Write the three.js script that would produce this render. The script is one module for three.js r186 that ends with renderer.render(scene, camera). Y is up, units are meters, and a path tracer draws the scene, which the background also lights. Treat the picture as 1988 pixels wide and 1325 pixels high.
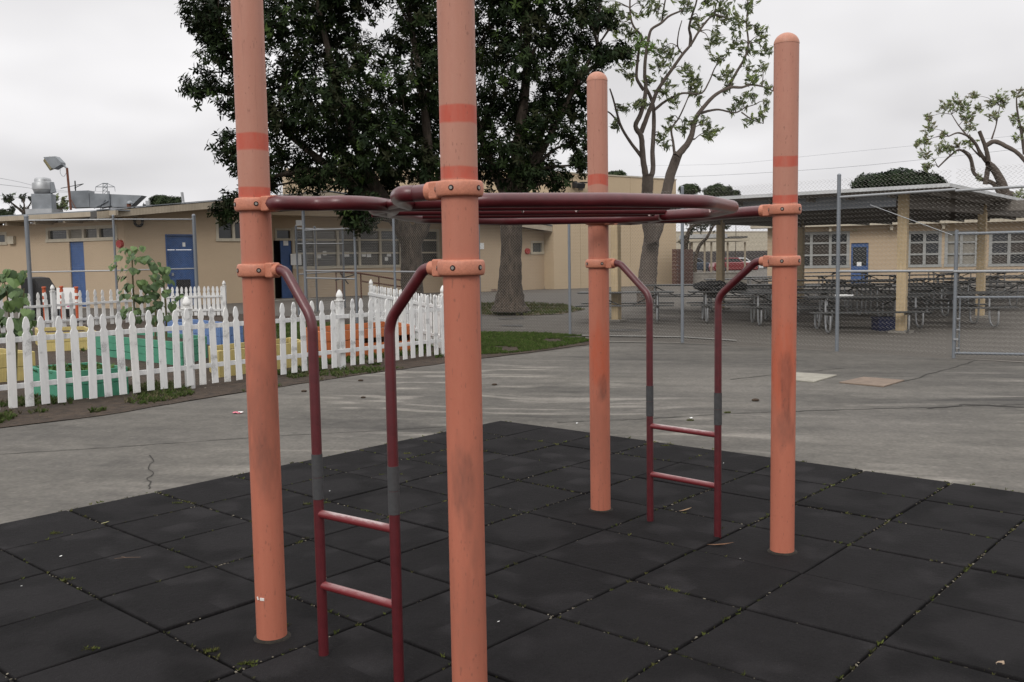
import * as THREE from 'three';
import { mergeGeometries, mergeVertices, toCreasedNormals } from 'three/addons/utils/BufferGeometryUtils.js';
import { RoundedBoxGeometry } from 'three/addons/geometries/RoundedBoxGeometry.js';

// ---------------------------------------------------------------- camera, sky, sun, exposure
const scene = new THREE.Scene();
const W0 = 1988, H0 = 1325, F0 = 1788.7, PITCH = 0.08488, ROLL = 0.01633, EYE = 1.57838;
const camera = new THREE.PerspectiveCamera(2 * Math.atan(H0 / 2 / F0) * 180 / Math.PI, 1024 / 682, 0.05, 2000);
camera.position.set(0, EYE, 0);
camera.rotation.order = 'YXZ';
camera.rotation.set(-PITCH, 0, -ROLL);
const renderer = new THREE.WebGLRenderer({ antialias: true });
renderer.setSize(1024, 682);
renderer.toneMapping = THREE.LinearToneMapping;
renderer.toneMappingExposure = 1.06;
renderer.shadowMap.enabled = true;

let seed = 12345;
const rnd = () => { seed = (seed * 1664525 + 1013904223) >>> 0; return seed / 4294967296; };
const rr = (a, b) => a + (b - a) * rnd();
const clamp = (x, a, b) => Math.min(b, Math.max(a, x));
const sstep = (a, b, x) => { const t = clamp((x - a) / (b - a), 0, 1); return t * t * (3 - 2 * t); };
const hash2 = (x, y, s) => { let h = (x * 374761393 + y * 668265263 + s * 974634777) | 0; h = Math.imul(h ^ (h >>> 13), 1274126177); h ^= h >>> 16; return (h >>> 0) / 4294967296; };
function vnoise(x, y, s, per = 0) {   // value noise, tiles every `per` cells when per > 0
  const x0 = Math.floor(x), y0 = Math.floor(y), fx = x - x0, fy = y - y0, u = fx * fx * (3 - 2 * fx), v = fy * fy * (3 - 2 * fy);
  const w = (n) => per ? ((n % per) + per) % per : n;
  const a = hash2(w(x0), w(y0), s), b = hash2(w(x0 + 1), w(y0), s), c = hash2(w(x0), w(y0 + 1), s), d = hash2(w(x0 + 1), w(y0 + 1), s);
  return a + (b - a) * u + (c - a) * v + (a - b - c + d) * u * v;
}
function fbm(x, y, s, oct = 4, per = 0) { let f = 0, a = 0.5, n = 0; for (let k = 0; k < oct; k++) { f += a * vnoise(x, y, s + k, per); n += a; x *= 2; y *= 2; per *= 2; a *= 0.5; } return f / n; }

{ // one overcast sky: pale grey cloud sheet with soft streaks, brighter overhead as overcast skies are
  const w = 1024, h = 512, d = new Float32Array(w * h * 4);
  for (let j = 0; j < h; j++) for (let i = 0; i < w; i++) {
    const el = (j + 0.5) / h * Math.PI - Math.PI / 2, az = (i + 0.5) / w * Math.PI * 2, k = (j * w + i) * 4;
    let L = 0.20, tint = [1, 0.98, 0.95];
    if (el > -0.02) {
      const se = Math.max(0, Math.sin(el)), q = 1 / (se + 0.16);
      const cx = Math.cos(az) * q * 1.25, cz = Math.sin(az) * q * 1.25;
      const n = fbm(cx * 0.9 + 20, cz * 0.9 + 20, 5, 5), m = fbm(cx * 2.2 + 40, cz * 2.2 + 9, 25, 4);
      L = 0.705 + 0.25 * se + 0.75 * se * se + (n - 0.5) * 0.4 + (m - 0.5) * 0.15;
      L += 0.13 * Math.exp(-se / 0.06);
      const c = clamp((L - 0.75) * 2, 0, 1);
      tint = [0.995 + 0.01 * c, 0.983 + 0.012 * c, 1.0];
    }
    for (let c = 0; c < 3; c++) d[k + c] = L * tint[c];
    d[k + 3] = 1;
  }
  const t = new THREE.DataTexture(d, w, h, THREE.RGBAFormat, THREE.FloatType);
  t.mapping = THREE.EquirectangularReflectionMapping; t.magFilter = THREE.LinearFilter; t.minFilter = THREE.LinearFilter; t.wrapS = THREE.RepeatWrapping; t.needsUpdate = true;
  scene.background = t; scene.environment = t;
}
const sun = new THREE.DirectionalLight(new THREE.Color(1, 0.965, 0.92), 1.15);   // the bright part of the cloud cover, very soft
sun.position.set(-14, 30, 16); sun.castShadow = true; sun.shadow.radius = 42; sun.shadow.mapSize.set(2048, 2048);
Object.assign(sun.shadow.camera, { left: -45, right: 45, top: 45, bottom: -45, near: 1, far: 150 });
scene.add(sun); scene.add(sun.target); sun.target.position.set(0, 0, -20);

// ---------------------------------------------------------------- pixels to places
const V = (x, y, z) => new THREE.Vector3(x, y, z);
const LOW = -0.03;                                    // asphalt lies 3 cm below the top of the rubber tiles
const gy = (z) => LOW + clamp((-z - 18) * 0.018, 0, 0.33);   // the school yard climbs very gently behind the fence
function ray(px, py) {
  const x = (px - W0 / 2) / F0, y = (H0 / 2 - py) / F0, cr = Math.cos(ROLL), sr = Math.sin(ROLL), c = Math.cos(PITCH), s = Math.sin(PITCH);
  const X = x * cr + y * sr, Y = -x * sr + y * cr;
  return V(X, Y * c - s, -Y * s - c);
}
const atY = (px, py, y) => { const d = ray(px, py), t = (y - EYE) / d.y; return V(d.x * t, y, d.z * t); };
function G(px, py) { let y = LOW, p; for (let k = 0; k < 25; k++) { p = atY(px, py, y); y = gy(p.z); } return p; }
const P = (px, py, D) => { const d = ray(px, py), t = -D / d.z; return V(d.x * t, EYE + d.y * t, -D); };
const base = (px, D) => { const p = P(px, 520, D); p.y = gy(p.z); return p; };   // the ground point under a pixel column at a depth
function onPlane(px, py, o, n) { const d = ray(px, py), t = (o.clone().sub(V(0, EYE, 0))).dot(n) / d.dot(n); return V(d.x * t, EYE + d.y * t, d.z * t); }

// ---------------------------------------------------------------- textures and materials
function tex(w, h, fn, srgb = true, rep = true) {
  const d = new Uint8Array(w * h * 4);
  for (let j = 0; j < h; j++) for (let i = 0; i < w; i++) {
    const c = fn((i + 0.5) / w, (j + 0.5) / h, i, j), k = (j * w + i) * 4;
    d[k] = clamp(c[0], 0, 1) * 255; d[k + 1] = clamp(c[1], 0, 1) * 255; d[k + 2] = clamp(c[2], 0, 1) * 255; d[k + 3] = 255;
  }
  const t = new THREE.DataTexture(d, w, h);
  t.magFilter = THREE.LinearFilter; t.minFilter = THREE.LinearMipmapLinearFilter; t.generateMipmaps = true;
  if (rep) t.wrapS = t.wrapT = THREE.RepeatWrapping;
  if (srgb) t.colorSpace = THREE.SRGBColorSpace;
  t.needsUpdate = true; return t;
}
const g3 = (v) => [v, v, v];
const s2l = (c) => c <= 0.04045 ? c / 12.92 : Math.pow((c + 0.055) / 1.055, 2.4);
const l2s = (c) => c <= 0.0031308 ? c * 12.92 : 1.055 * Math.pow(c, 1 / 2.4) - 0.055;
const blotch = tex(512, 512, (u, v) => g3(0.82 + 0.18 * fbm(u * 8, v * 8, 3, 6, 8) * 1.25));
const stucco = tex(512, 512, (u, v, i, j) => g3(0.90 + 0.05 * fbm(u * 4, v * 4, 3, 6, 4) + 0.05 * hash2(i, j, 8)));
const speck = tex(512, 512, (u, v, i, j) => g3(0.78 + 0.14 * hash2(i, j, 7) + 0.12 * fbm(u * 32, v * 32, 11, 3, 32)));
const streak = tex(512, 512, (u, v) => g3(0.78 + 0.12 * fbm(u * 64, v * 4, 17, 4, 4) + 0.14 * fbm(u * 6, v * 6, 23, 4, 6)));
const grainB = tex(256, 256, (u, v, i, j) => g3(0.5 * hash2(i, j, 31) + 0.5 * fbm(u * 32, v * 32, 33, 2, 32)), false);
function mat(rgb, rough, o = {}) {
  const { map = blotch, scale = 1, bump = 0, metal = 0, env, side, ...rest } = o;
  const m = new THREE.MeshPhysicalMaterial({ roughness: rough, metalness: metal, ...rest });
  m.color.setRGB(...rgb); if (side !== undefined) m.side = side;
  if (map) m.map = map;
  if (bump) { m.bumpMap = o.bumpMap || grainB; m.bumpScale = bump; }
  m.userData = { scale, tri: !!(map || bump) };
  return m;
}
const M = {
  asphaltFar: mat([0.117, 0.104, 0.088], 0.93, { map: speck, scale: 1.3, bump: 0.004 }),
  concrete: mat([0.26, 0.24, 0.21], 0.9, { map: blotch, scale: 0.7, bump: 0.003 }),
  soil: mat([0.075, 0.052, 0.036], 0.98, { map: tex(512, 512, (u, v, i, j) => { const n = fbm(u * 16, v * 16, 41, 5, 16), s = hash2(i, j, 5); const k = 0.55 + 0.5 * n + (s > 0.985 ? 0.35 : 0); return [k, k * 0.98, k * 0.95]; }), scale: 0.8, bump: 0.02 }),
  crack: mat([0.03, 0.027, 0.023], 1, { map: null }),
  maroon: mat([0.105, 0.0125, 0.017], 0.34, { map: blotch, scale: 6, clearcoat: 0.45, clearcoatRoughness: 0.38, bump: 0.0003 }),
  rungWorn: mat([0.16, 0.02, 0.024], 0.34, { map: streak, scale: 9, clearcoat: 0.3, clearcoatRoughness: 0.3 }),
  weld: mat([0.36, 0.25, 0.24], 0.45, { map: blotch, scale: 12 }),
  collar: mat([0.62, 0.235, 0.145], 0.5, { map: speck, scale: 5, bump: 0.0008 }),
  bolt: mat([0.33, 0.31, 0.28], 0.4, { map: null, metal: 0.8 }),
  hole: mat([0.03, 0.012, 0.01], 0.9, { map: null }),
  tape: mat([0.062, 0.062, 0.064], 0.75, { map: streak, scale: 12, bump: 0.0006 }),
  white: mat([0.80, 0.80, 0.785], 0.55, { map: streak, scale: 1.6, bump: 0.0012 }),
  galv: mat([0.24, 0.26, 0.285], 0.5, { map: speck, scale: 5, metal: 0.35 }),
  galvLight: mat([0.42, 0.43, 0.44], 0.42, { map: speck, scale: 4, metal: 0.5 }),
  wire: mat([0.33, 0.31, 0.28], 0.55, { map: null, metal: 0.2 }),
  beige: mat([0.50, 0.385, 0.265], 0.9, { map: stucco, scale: 0.35, bump: 0.004 }),
  beigeHall: mat([0.56, 0.435, 0.29], 0.9, { map: stucco, scale: 0.3, bump: 0.004 }),
  cream: mat([0.56, 0.50, 0.39], 0.7, { map: streak, scale: 0.8 }),
  fascia: mat([0.44, 0.375, 0.285], 0.75, { map: streak, scale: 0.6 }),
  roofDark: mat([0.09, 0.085, 0.08], 0.9, { map: speck, scale: 0.8 }),
  blue: mat([0.045, 0.105, 0.27], 0.5, { map: blotch, scale: 1 }),
  glass: mat([0.025, 0.027, 0.028], 0.08, { map: null, specularIntensity: 1 }),
  blind: mat([0.28, 0.26, 0.22], 0.7, { map: streak, scale: 1.5 }),
  paper: mat([0.75, 0.75, 0.73], 0.8, { map: null }),
  shelterPost: mat([0.55, 0.42, 0.25], 0.75, { map: streak, scale: 0.9 }),
  beam: mat([0.30, 0.33, 0.37], 0.6, { map: streak, scale: 0.7 }),
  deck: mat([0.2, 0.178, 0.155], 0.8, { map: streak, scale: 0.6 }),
  roofEdge: mat([0.60, 0.61, 0.61], 0.55, { map: streak, scale: 0.8 }),
  table: mat([0.078, 0.08, 0.08], 0.45, { map: streak, scale: 1.6, metal: 0.4 }),
  bark: mat([0.105, 0.083, 0.066], 0.95, { map: tex(512, 512, (u, v) => { const n = fbm(u * 24, v * 5, 61, 5, 8); return [0.45 + 0.75 * n, 0.44 + 0.74 * n, 0.42 + 0.74 * n]; }), scale: 0.9, bump: 0.02 }),
  barkPale: mat([0.125, 0.1, 0.083], 0.95, { map: blotch, scale: 2, bump: 0.01 }),
  tin: mat([0.45, 0.46, 0.47], 0.45, { map: blotch, scale: 0.6, metal: 0.4 }),
  tinDark: mat([0.27, 0.29, 0.31], 0.5, { map: blotch, scale: 0.6, metal: 0.3 }),
  rust: mat([0.16, 0.06, 0.035], 0.8, { map: blotch, scale: 3 }),
  black: mat([0.014, 0.014, 0.016], 0.7, { map: blotch, scale: 2 }),
  orange: mat([0.52, 0.10, 0.035], 0.5, { map: blotch, scale: 4 }),
  red: mat([0.34, 0.03, 0.025], 0.4, { map: null }),
  lampGlass: mat([0.30, 0.26, 0.14], 0.3, { map: null }),
  brick: mat([0.12, 0.062, 0.048], 0.9, { map: speck, scale: 2 }),
};
const leafMat = (rgb, rough = 0.55) => mat(rgb, rough, { map: null, side: THREE.DoubleSide });

// ---------------------------------------------------------------- shapes
function triUV(g, s) {        // uv in metres from the face that each triangle looks out of
  g = g.index ? g.toNonIndexed() : g;
  const p = g.attributes.position, uv = new Float32Array(p.count * 2), a = V(), b = V(), c = V(), n = V();
  for (let i = 0; i < p.count; i += 3) {
    a.fromBufferAttribute(p, i); b.fromBufferAttribute(p, i + 1); c.fromBufferAttribute(p, i + 2);
    n.copy(b).sub(a).cross(c.clone().sub(a)); const x = Math.abs(n.x), y = Math.abs(n.y), z = Math.abs(n.z);
    for (let k = 0; k < 3; k++) {
      const q = [a, b, c][k], o = (i + k) * 2;
      if (y >= x && y >= z) { uv[o] = q.x * s; uv[o + 1] = q.z * s; } else if (x >= z) { uv[o] = q.z * s; uv[o + 1] = q.y * s; } else { uv[o] = q.x * s; uv[o + 1] = q.y * s; }
    }
  }
  g.setAttribute('uv', new THREE.BufferAttribute(uv, 2)); return g;
}
const bare = (g) => { g = g.index ? g.toNonIndexed() : g; for (const k of Object.keys(g.attributes)) if (k !== 'position' && k !== 'normal') g.deleteAttribute(k); return g; };
const merge = (a) => mergeGeometries(a.map(bare));
const names = {};
const numbered = (n) => { const k = names[n] = (names[n] ?? -1) + 1; return k ? `${n}_${String(k).padStart(3, '0')}` : n; };
function mesh(name, geos, m, parent, pre) {
  let g = Array.isArray(geos) ? merge(geos) : geos;
  if (!pre && m.userData.tri) g = triUV(g, m.userData.scale);
  const o = new THREE.Mesh(g, m); o.castShadow = o.receiveShadow = true;
  o.name = parent === scene ? numbered(name) : name; parent.add(o); return o;
}
function thing(name, label, category, group, pos, turn = 0) {
  const o = new THREE.Group(); o.name = numbered(name); o.userData = { label, category }; if (group) o.userData.group = group;
  if (pos) o.position.copy(pos); o.rotation.y = turn; scene.add(o); return o;
}
const tag = (o, label, category, group) => { o.userData.label = label; o.userData.category = category; if (group) o.userData.group = group; return o; };
const struct = (o) => { o.userData.kind = 'structure'; return o; };
const stuff = (o) => { o.userData.kind = 'stuff'; return o; };
function copyOf(src, pos, turn, label) {
  const o = src.clone(); o.name = numbered(src.name.replace(/_\d+$/, '')); o.userData = { ...src.userData }; if (label) o.userData.label = label;
  o.position.copy(pos); o.rotation.y = turn; scene.add(o); return o;
}
function box(w, h, d, x = 0, y = 0, z = 0, rx = 0, ry = 0, rz = 0, r = 0) {
  const g = r ? new RoundedBoxGeometry(w, h, d, 2, r) : new THREE.BoxGeometry(w, h, d);
  g.applyMatrix4(new THREE.Matrix4().makeRotationFromEuler(new THREE.Euler(rx, ry, rz)).setPosition(x, y, z)); return g;
}
const span = (x0, x1, y0, y1, z0, z1) => box(x1 - x0, y1 - y0, z1 - z0, (x0 + x1) / 2, (y0 + y1) / 2, (z0 + z1) / 2);
function rod(a, b, r, n = 8, r2 = r) {
  const d = b.clone().sub(a), L = d.length(), g = new THREE.CylinderGeometry(r2, r, L, n);
  g.applyMatrix4(new THREE.Matrix4().makeRotationFromQuaternion(new THREE.Quaternion().setFromUnitVectors(V(0, 1, 0), d.normalize())).setPosition(a.clone().add(b).multiplyScalar(0.5))); return g;
}
function pipe(pts, r, n = 10, step = 0.03, closed = false, tens = 0.5) {
  const c = new THREE.CatmullRomCurve3(pts, closed, 'catmullrom', tens), s = Math.max(4, Math.ceil(c.getLength() / step));
  return new THREE.TubeGeometry(c, s, r, n, closed);
}
function bentPipe(pts, r, bend, n = 12) {     // straight runs with round bends, ends capped
  const c = new THREE.CurvePath(); let prev = pts[0];
  for (let i = 1; i < pts.length - 1; i++) {
    const p = pts[i], a = p.clone().sub(prev), b = pts[i + 1].clone().sub(p), k = Math.min(bend, a.length() * 0.49, b.length() * 0.49);
    const q0 = p.clone().sub(a.normalize().multiplyScalar(k)), q1 = p.clone().add(b.normalize().multiplyScalar(k));
    c.add(new THREE.LineCurve3(prev, q0)); c.add(new THREE.QuadraticBezierCurve3(q0, p, q1)); prev = q1;
  }
  c.add(new THREE.LineCurve3(prev, pts[pts.length - 1]));
  const out = []; for (const k of c.curves) { const m = k.isLineCurve3 ? 2 : 8; for (let i = 0; i < m; i++) out.push(k.getPoint(i / m)); } out.push(pts[pts.length - 1]);
  return taper(out, out.map(() => r), n, 1, true);
}
function taper(pts, rad, sides = 8, sub = 1, cap = false, wob = 0) {      // a tube through points with a radius at each
  let ps = pts, rs = rad;
  if (sub > 1) {
    const c = new THREE.CatmullRomCurve3(pts), n = (pts.length - 1) * sub; ps = []; rs = [];
    for (let i = 0; i <= n; i++) { ps.push(c.getPoint(i / n)); const f = i / n * (pts.length - 1), k = Math.min(Math.floor(f), pts.length - 2); rs.push(rad[k] + (rad[k + 1] - rad[k]) * (f - k)); }
  }
  const pos = [], idx = []; let u = null;
  for (let i = 0; i < ps.length; i++) {
    const t = ps[Math.min(i + 1, ps.length - 1)].clone().sub(ps[Math.max(i - 1, 0)]).normalize();
    if (!u) u = (Math.abs(t.y) < 0.9 ? V(0, 1, 0) : V(1, 0, 0)).cross(t).normalize(); else u.sub(t.clone().multiplyScalar(u.dot(t))).normalize();
    const v = t.clone().cross(u);
    for (let k = 0; k < sides; k++) { const a = k / sides * Math.PI * 2, r = rs[i] * (1 + wob * (hash2(i * 3, k, 77) - 0.5)); pos.push(...ps[i].clone().addScaledVector(u, Math.cos(a) * r).addScaledVector(v, Math.sin(a) * r).toArray()); }
  }
  for (let i = 0; i < ps.length - 1; i++) for (let k = 0; k < sides; k++) { const a = i * sides + k, b = i * sides + (k + 1) % sides, c = a + sides, d = b + sides; idx.push(a, b, d, a, d, c); }
  if (cap) for (const e of [0, ps.length - 1]) { const c = pos.length / 3; pos.push(...ps[e].toArray()); for (let k = 0; k < sides; k++) { const a = e * sides + k, b = e * sides + (k + 1) % sides; e ? idx.push(a, b, c) : idx.push(b, a, c); } }
  const g = new THREE.BufferGeometry(); g.setAttribute('position', new THREE.Float32BufferAttribute(pos, 3)); g.setIndex(idx); g.computeVertexNormals(); return g;
}
function clipZ(pts, z, keepNear) {      // the part of an outline on one side of a line across the yard
  const out = [], inn = (p) => keepNear ? p.z >= z : p.z <= z;
  for (let i = 0; i < pts.length; i++) {
    const a = pts[i], b = pts[(i + 1) % pts.length];
    if (inn(a)) out.push(a);
    if (inn(a) !== inn(b)) out.push(a.clone().lerp(b, (z - a.z) / (b.z - a.z)));
  }
  return out;
}
const BEND0 = -18, BEND1 = -18 - 0.33 / 0.018;
function sheetGeo(pts, lift) {       // a flat irregular sheet that follows the ground
  const parts = [clipZ(pts, BEND0, true), clipZ(clipZ(pts, BEND0, false), BEND1, true), clipZ(pts, BEND1, false)].filter((q) => q.length > 2);
  return merge(parts.map((q) => {
    const g = new THREE.ShapeGeometry(new THREE.Shape(q.map((p) => new THREE.Vector2(p.x, -p.z)))); g.rotateX(-Math.PI / 2);
    const p = g.attributes.position; for (let i = 0; i < p.count; i++) p.setY(i, gy(p.getZ(i)) + lift);
    g.computeVertexNormals(); return g;
  }));
}
const sheet = (name, pts, lift, m, parent) => mesh(name, sheetGeo(pts, lift), m, parent);
const inPoly = (pts, x, z) => { let c = false; for (let i = 0, j = pts.length - 1; i < pts.length; j = i++) { const a = pts[i], b = pts[j]; if ((a.z > z) !== (b.z > z) && x < (b.x - a.x) * (z - a.z) / (b.z - a.z) + a.x) c = !c; } return c; };
const rough = (pts, amp, step) => {   // an outline broken up so that no edge runs straight
  const out = [];
  pts.forEach((a, i) => { const b = pts[(i + 1) % pts.length], n = Math.max(1, Math.round(a.distanceTo(b) / step)); for (let k = 0; k < n; k++) { const p = a.clone().lerp(b, k / n); if (k) { p.x += rr(-amp, amp); p.z += rr(-amp, amp); } out.push(p); } });
  return out;
};
const lathe = (pts, n = 20) => new THREE.LatheGeometry(pts.map(([x, y]) => new THREE.Vector2(x, y)), n);
function prism(pts2, d, o = {}) { return new THREE.ExtrudeGeometry(new THREE.Shape(pts2.map(([x, y]) => new THREE.Vector2(x, y))), { depth: d, bevelEnabled: !!o.b, bevelSize: o.b || 0, bevelThickness: o.b || 0, bevelSegments: 1, curveSegments: 6 }); }
// ---------------------------------------------------------------- ground
{
  const zs = [60, BEND0, BEND1, -900], pos = [], idx = [];
  for (const z of zs) for (const x of [-900, 900]) pos.push(x, gy(z), z);
  for (let k = 0; k < 3; k++) { const a = k * 2; idx.push(a, a + 1, a + 3, a, a + 3, a + 2); }
  const g = new THREE.BufferGeometry(); g.setAttribute('position', new THREE.Float32BufferAttribute(pos, 3)); g.setIndex(idx); g.computeVertexNormals();
  struct(mesh('ground', g, M.asphaltFar, scene));
}
const gardenEdge = [[-260, 872], [0, 833], [150, 815], [480, 762], [700, 729], [860, 707], [938, 697], [1010, 690], [1146, 673]].map(([x, y]) => G(x, y));
const fenceT = [G(1107, 650), G(1325, 667), G(1625, 683), G(1848, 697), G(2120, 712), G(2420, 732)];
const lotPoly = [...gardenEdge, G(1180, 661), ...fenceT.slice(1), V(14, 0, 2), V(8, 0, 4.5), V(-9, 0, 4.5), V(-9.8, 0, -5)];
{ // old worn asphalt of the yard: grey patches, wiped streaks, stains
  const X0 = -10, Z0 = -19, S = 24;
  const t = tex(1408, 1408, (u, v, i, j) => {
    const x = X0 + u * S, z = Z0 + v * S;
    const a = 0.22, sx = x * Math.cos(a) + z * Math.sin(a), sz = -x * Math.sin(a) + z * Math.cos(a);
    let k = 0.093 + 0.052 * (fbm(x * 0.35 + 9, z * 0.35 + 9, 3, 4) - 0.5);
    k += 0.07 * (fbm(sx * 0.5, sz * 3.2, 13, 5) - 0.5);
    const wisp = fbm(sx * 1.1 + 3 * fbm(sx * 0.4, sz * 0.4, 4, 2), sz * 5.5 + 4 * fbm(sx * 0.5, sz * 0.5, 8, 2), 19, 4);
    k += 0.095 * sstep(0.53, 0.76, wisp) * sstep(0.35, 0.6, fbm(x * 0.25, z * 0.25, 29, 3));
    k -= 0.018 * sstep(0.58, 0.75, fbm(sx * 0.9 + 30, sz * 2.6, 37, 4));
    k += 0.035 * (fbm(x * 9, z * 9, 47, 3) - 0.5);
    const h = hash2(i, j, 3), h2 = hash2(i >> 1, j >> 1, 9);
    k *= 0.78 + 0.32 * h + 0.14 * h2; if (h2 > 0.99) k += 0.02;
    // dark damp run and rusty stain near the covers
    const dd = (px, pz, rx, rz) => Math.hypot((x - px) / rx, (z - pz) / rz) + 0.9 * (fbm(x * 2.5, z * 2.5, 53, 3) - 0.5);
    k *= 1 - 0.42 * (1 - sstep(0.75, 1.0, dd(5.9, -10.15, 1.4, 0.16)));
    k *= 1 + 0.35 * (1 - sstep(0.6, 1.0, dd(4.25, -9.9, 0.75, 0.12)));
    const wb = 0.985 + 0.03 * fbm(x * 0.8, z * 0.8, 59, 2);
    return [l2s(clamp(k, 0.02, 0.5) * 1.07), l2s(clamp(k, 0.02, 0.5) * 0.98), l2s(clamp(k, 0.02, 0.5) * 0.85 * wb)];
  });
  const m = new THREE.MeshStandardMaterial({ map: t, roughness: 0.93 });
  const g = sheetGeo(lotPoly, 0.004), p = g.attributes.position, uv = new Float32Array(p.count * 2);
  for (let i = 0; i < p.count; i++) { uv[i * 2] = (p.getX(i) - X0) / S; uv[i * 2 + 1] = (p.getZ(i) - Z0) / S; }
  g.setAttribute('uv', new THREE.BufferAttribute(uv, 2));
  const lot = struct(mesh('asphalt_yard', g, m, scene, true));
  const strip = (pts, w, name) => {      // an open seam or crack, a few millimetres wide
    const L = [], R = [];
    pts.forEach((p, i) => { const d = pts[Math.min(i + 1, pts.length - 1)].clone().sub(pts[Math.max(i - 1, 0)]).normalize(), n = V(-d.z, 0, d.x), k = w * rr(0.5, 1.3) / 2; L.push(p.clone().addScaledVector(n, k)); R.unshift(p.clone().addScaledVector(n, -k)); });
    sheet(name, [...L, ...R], 0.008, M.crack, lot);
  };
  const fine = (pts, n, amp) => { const o = []; for (let i = 0; i < pts.length - 1; i++) for (let k = 0; k < n; k++) { const p = pts[i].clone().lerp(pts[i + 1], k / n); p.x += rr(-amp, amp); p.z += rr(-amp, amp); o.push(p); } o.push(pts[pts.length - 1]); return o; };
  strip(fine([[-120, 893], [0, 884], [220, 870], [540, 848], [870, 830], [1000, 823]].map(([x, y]) => G(x, y)), 12, 0.012), 0.013, 'seam');
  strip(fine([[1080, 822], [1270, 814], [1420, 804], [1640, 797], [1850, 791], [1988, 787]].map(([x, y]) => G(x, y)), 12, 0.02), 0.016, 'seam');
  strip(fine([[288, 886], [296, 898], [286, 911], [295, 922], [287, 930], [290, 942], [289, 952]].map(([x, y]) => G(x, y)), 3, 0.012), 0.010, 'crack');
  strip(fine([[1420, 738], [1500, 729], [1640, 716]].map(([x, y]) => G(x, y)), 8, 0.02), 0.02, 'crack');
  strip(fine([[1755, 742], [1850, 715], [1900, 700]].map(([x, y]) => G(x, y)), 8, 0.03), 0.02, 'crack');
  strip(fine([[1800, 795], [1880, 787], [1988, 792]].map(([x, y]) => G(x, y)), 8, 0.03), 0.05, 'crack');
}
// utility covers let into the asphalt
for (const [q, m, label] of [
  [[[1500, 737], [1546, 726], [1624, 731], [1580, 744]], mat([0.33, 0.31, 0.26], 0.9, { map: blotch, scale: 1.5, bump: 0.002 }), 'pale square concrete utility cover set in the asphalt'],
  [[[1631, 745], [1677, 735], [1755, 741], [1715, 753]], mat([0.22, 0.165, 0.125], 0.9, { map: blotch, scale: 1.5, bump: 0.002 }), 'rusty brown square utility cover set in the asphalt']]) {
  const pts = q.map(([x, y]) => G(x, y)), c = pts.reduce((a, b) => a.add(b), V()).multiplyScalar(0.25);
  const o = thing('utility_cover', label, 'cover', null, V(c.x, LOW + 0.006, c.z));
  const g = new THREE.ExtrudeGeometry(new THREE.Shape(pts.map((p) => new THREE.Vector2(p.x - c.x, -(p.z - c.z)))), { depth: 0.012, bevelEnabled: true, bevelSize: 0.006, bevelThickness: 0.004, bevelSegments: 1 });
  g.rotateX(-Math.PI / 2); mesh('lid', g, m, o);
}
// garden soil, its weedy verge, and the strip of lawn by the chain link fence
const soilPoly = [...gardenEdge.slice(0, 7), G(1140, 671), G(1150, 660), G(1060, 655), G(940, 650), G(860, 640), G(720, 623), G(440, 609), G(118, 634), G(-200, 660), G(-420, 730)];
const soil = struct(sheet('garden_soil', rough(soilPoly, 0.05, 0.3), 0.012, M.soil, scene));
const treePatch = [[885, 601], [905, 612], [1010, 614], [1090, 611], [1135, 602], [1100, 593], [985, 588], [905, 592]].map(([x, y]) => G(x, y));
struct(sheet('tree_bed', rough(treePatch, 0.08, 0.4), 0.01, mat([0.115, 0.09, 0.05], 0.98, { map: M.soil.map, scale: 0.5 }), scene));
{ // concrete strip under the tall chain link fence
  const a = [], b = []; const pts = [G(1146, 664), ...fenceT.slice(1)];
  pts.forEach((p) => { a.push(V(p.x - 0.05, 0, p.z - 0.06)); b.unshift(V(p.x + 0.07, 0, p.z + 0.08)); });
  const line = struct(sheet('fence_kerb', [...a, ...b], 0.016, M.concrete, scene));
  const paint = mat([0.24, 0.23, 0.21], 0.85, { map: blotch, scale: 2 });
  sheet('worn_line', rough([[1130, 652], [1325, 655], [1430, 662], [1430, 664], [1325, 657], [1130, 654]].map(([x, y]) => G(x, y)), 0.012, 0.25), 0.02, paint, line);
  const wet = mat([0.05, 0.046, 0.042], 0.6, { map: blotch, scale: 1 });
  for (const q of [[[968, 618], [1014, 617], [1016, 620], [970, 621]], [[973, 632], [1014, 631], [1016, 635], [975, 634]], [[1180, 640], [1245, 640], [1243, 644], [1185, 644]]])
    sheet('damp_patch', rough(q.map(([x, y]) => G(x, y)), 0.04, 0.2), 0.007, wet, line);
}
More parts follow.
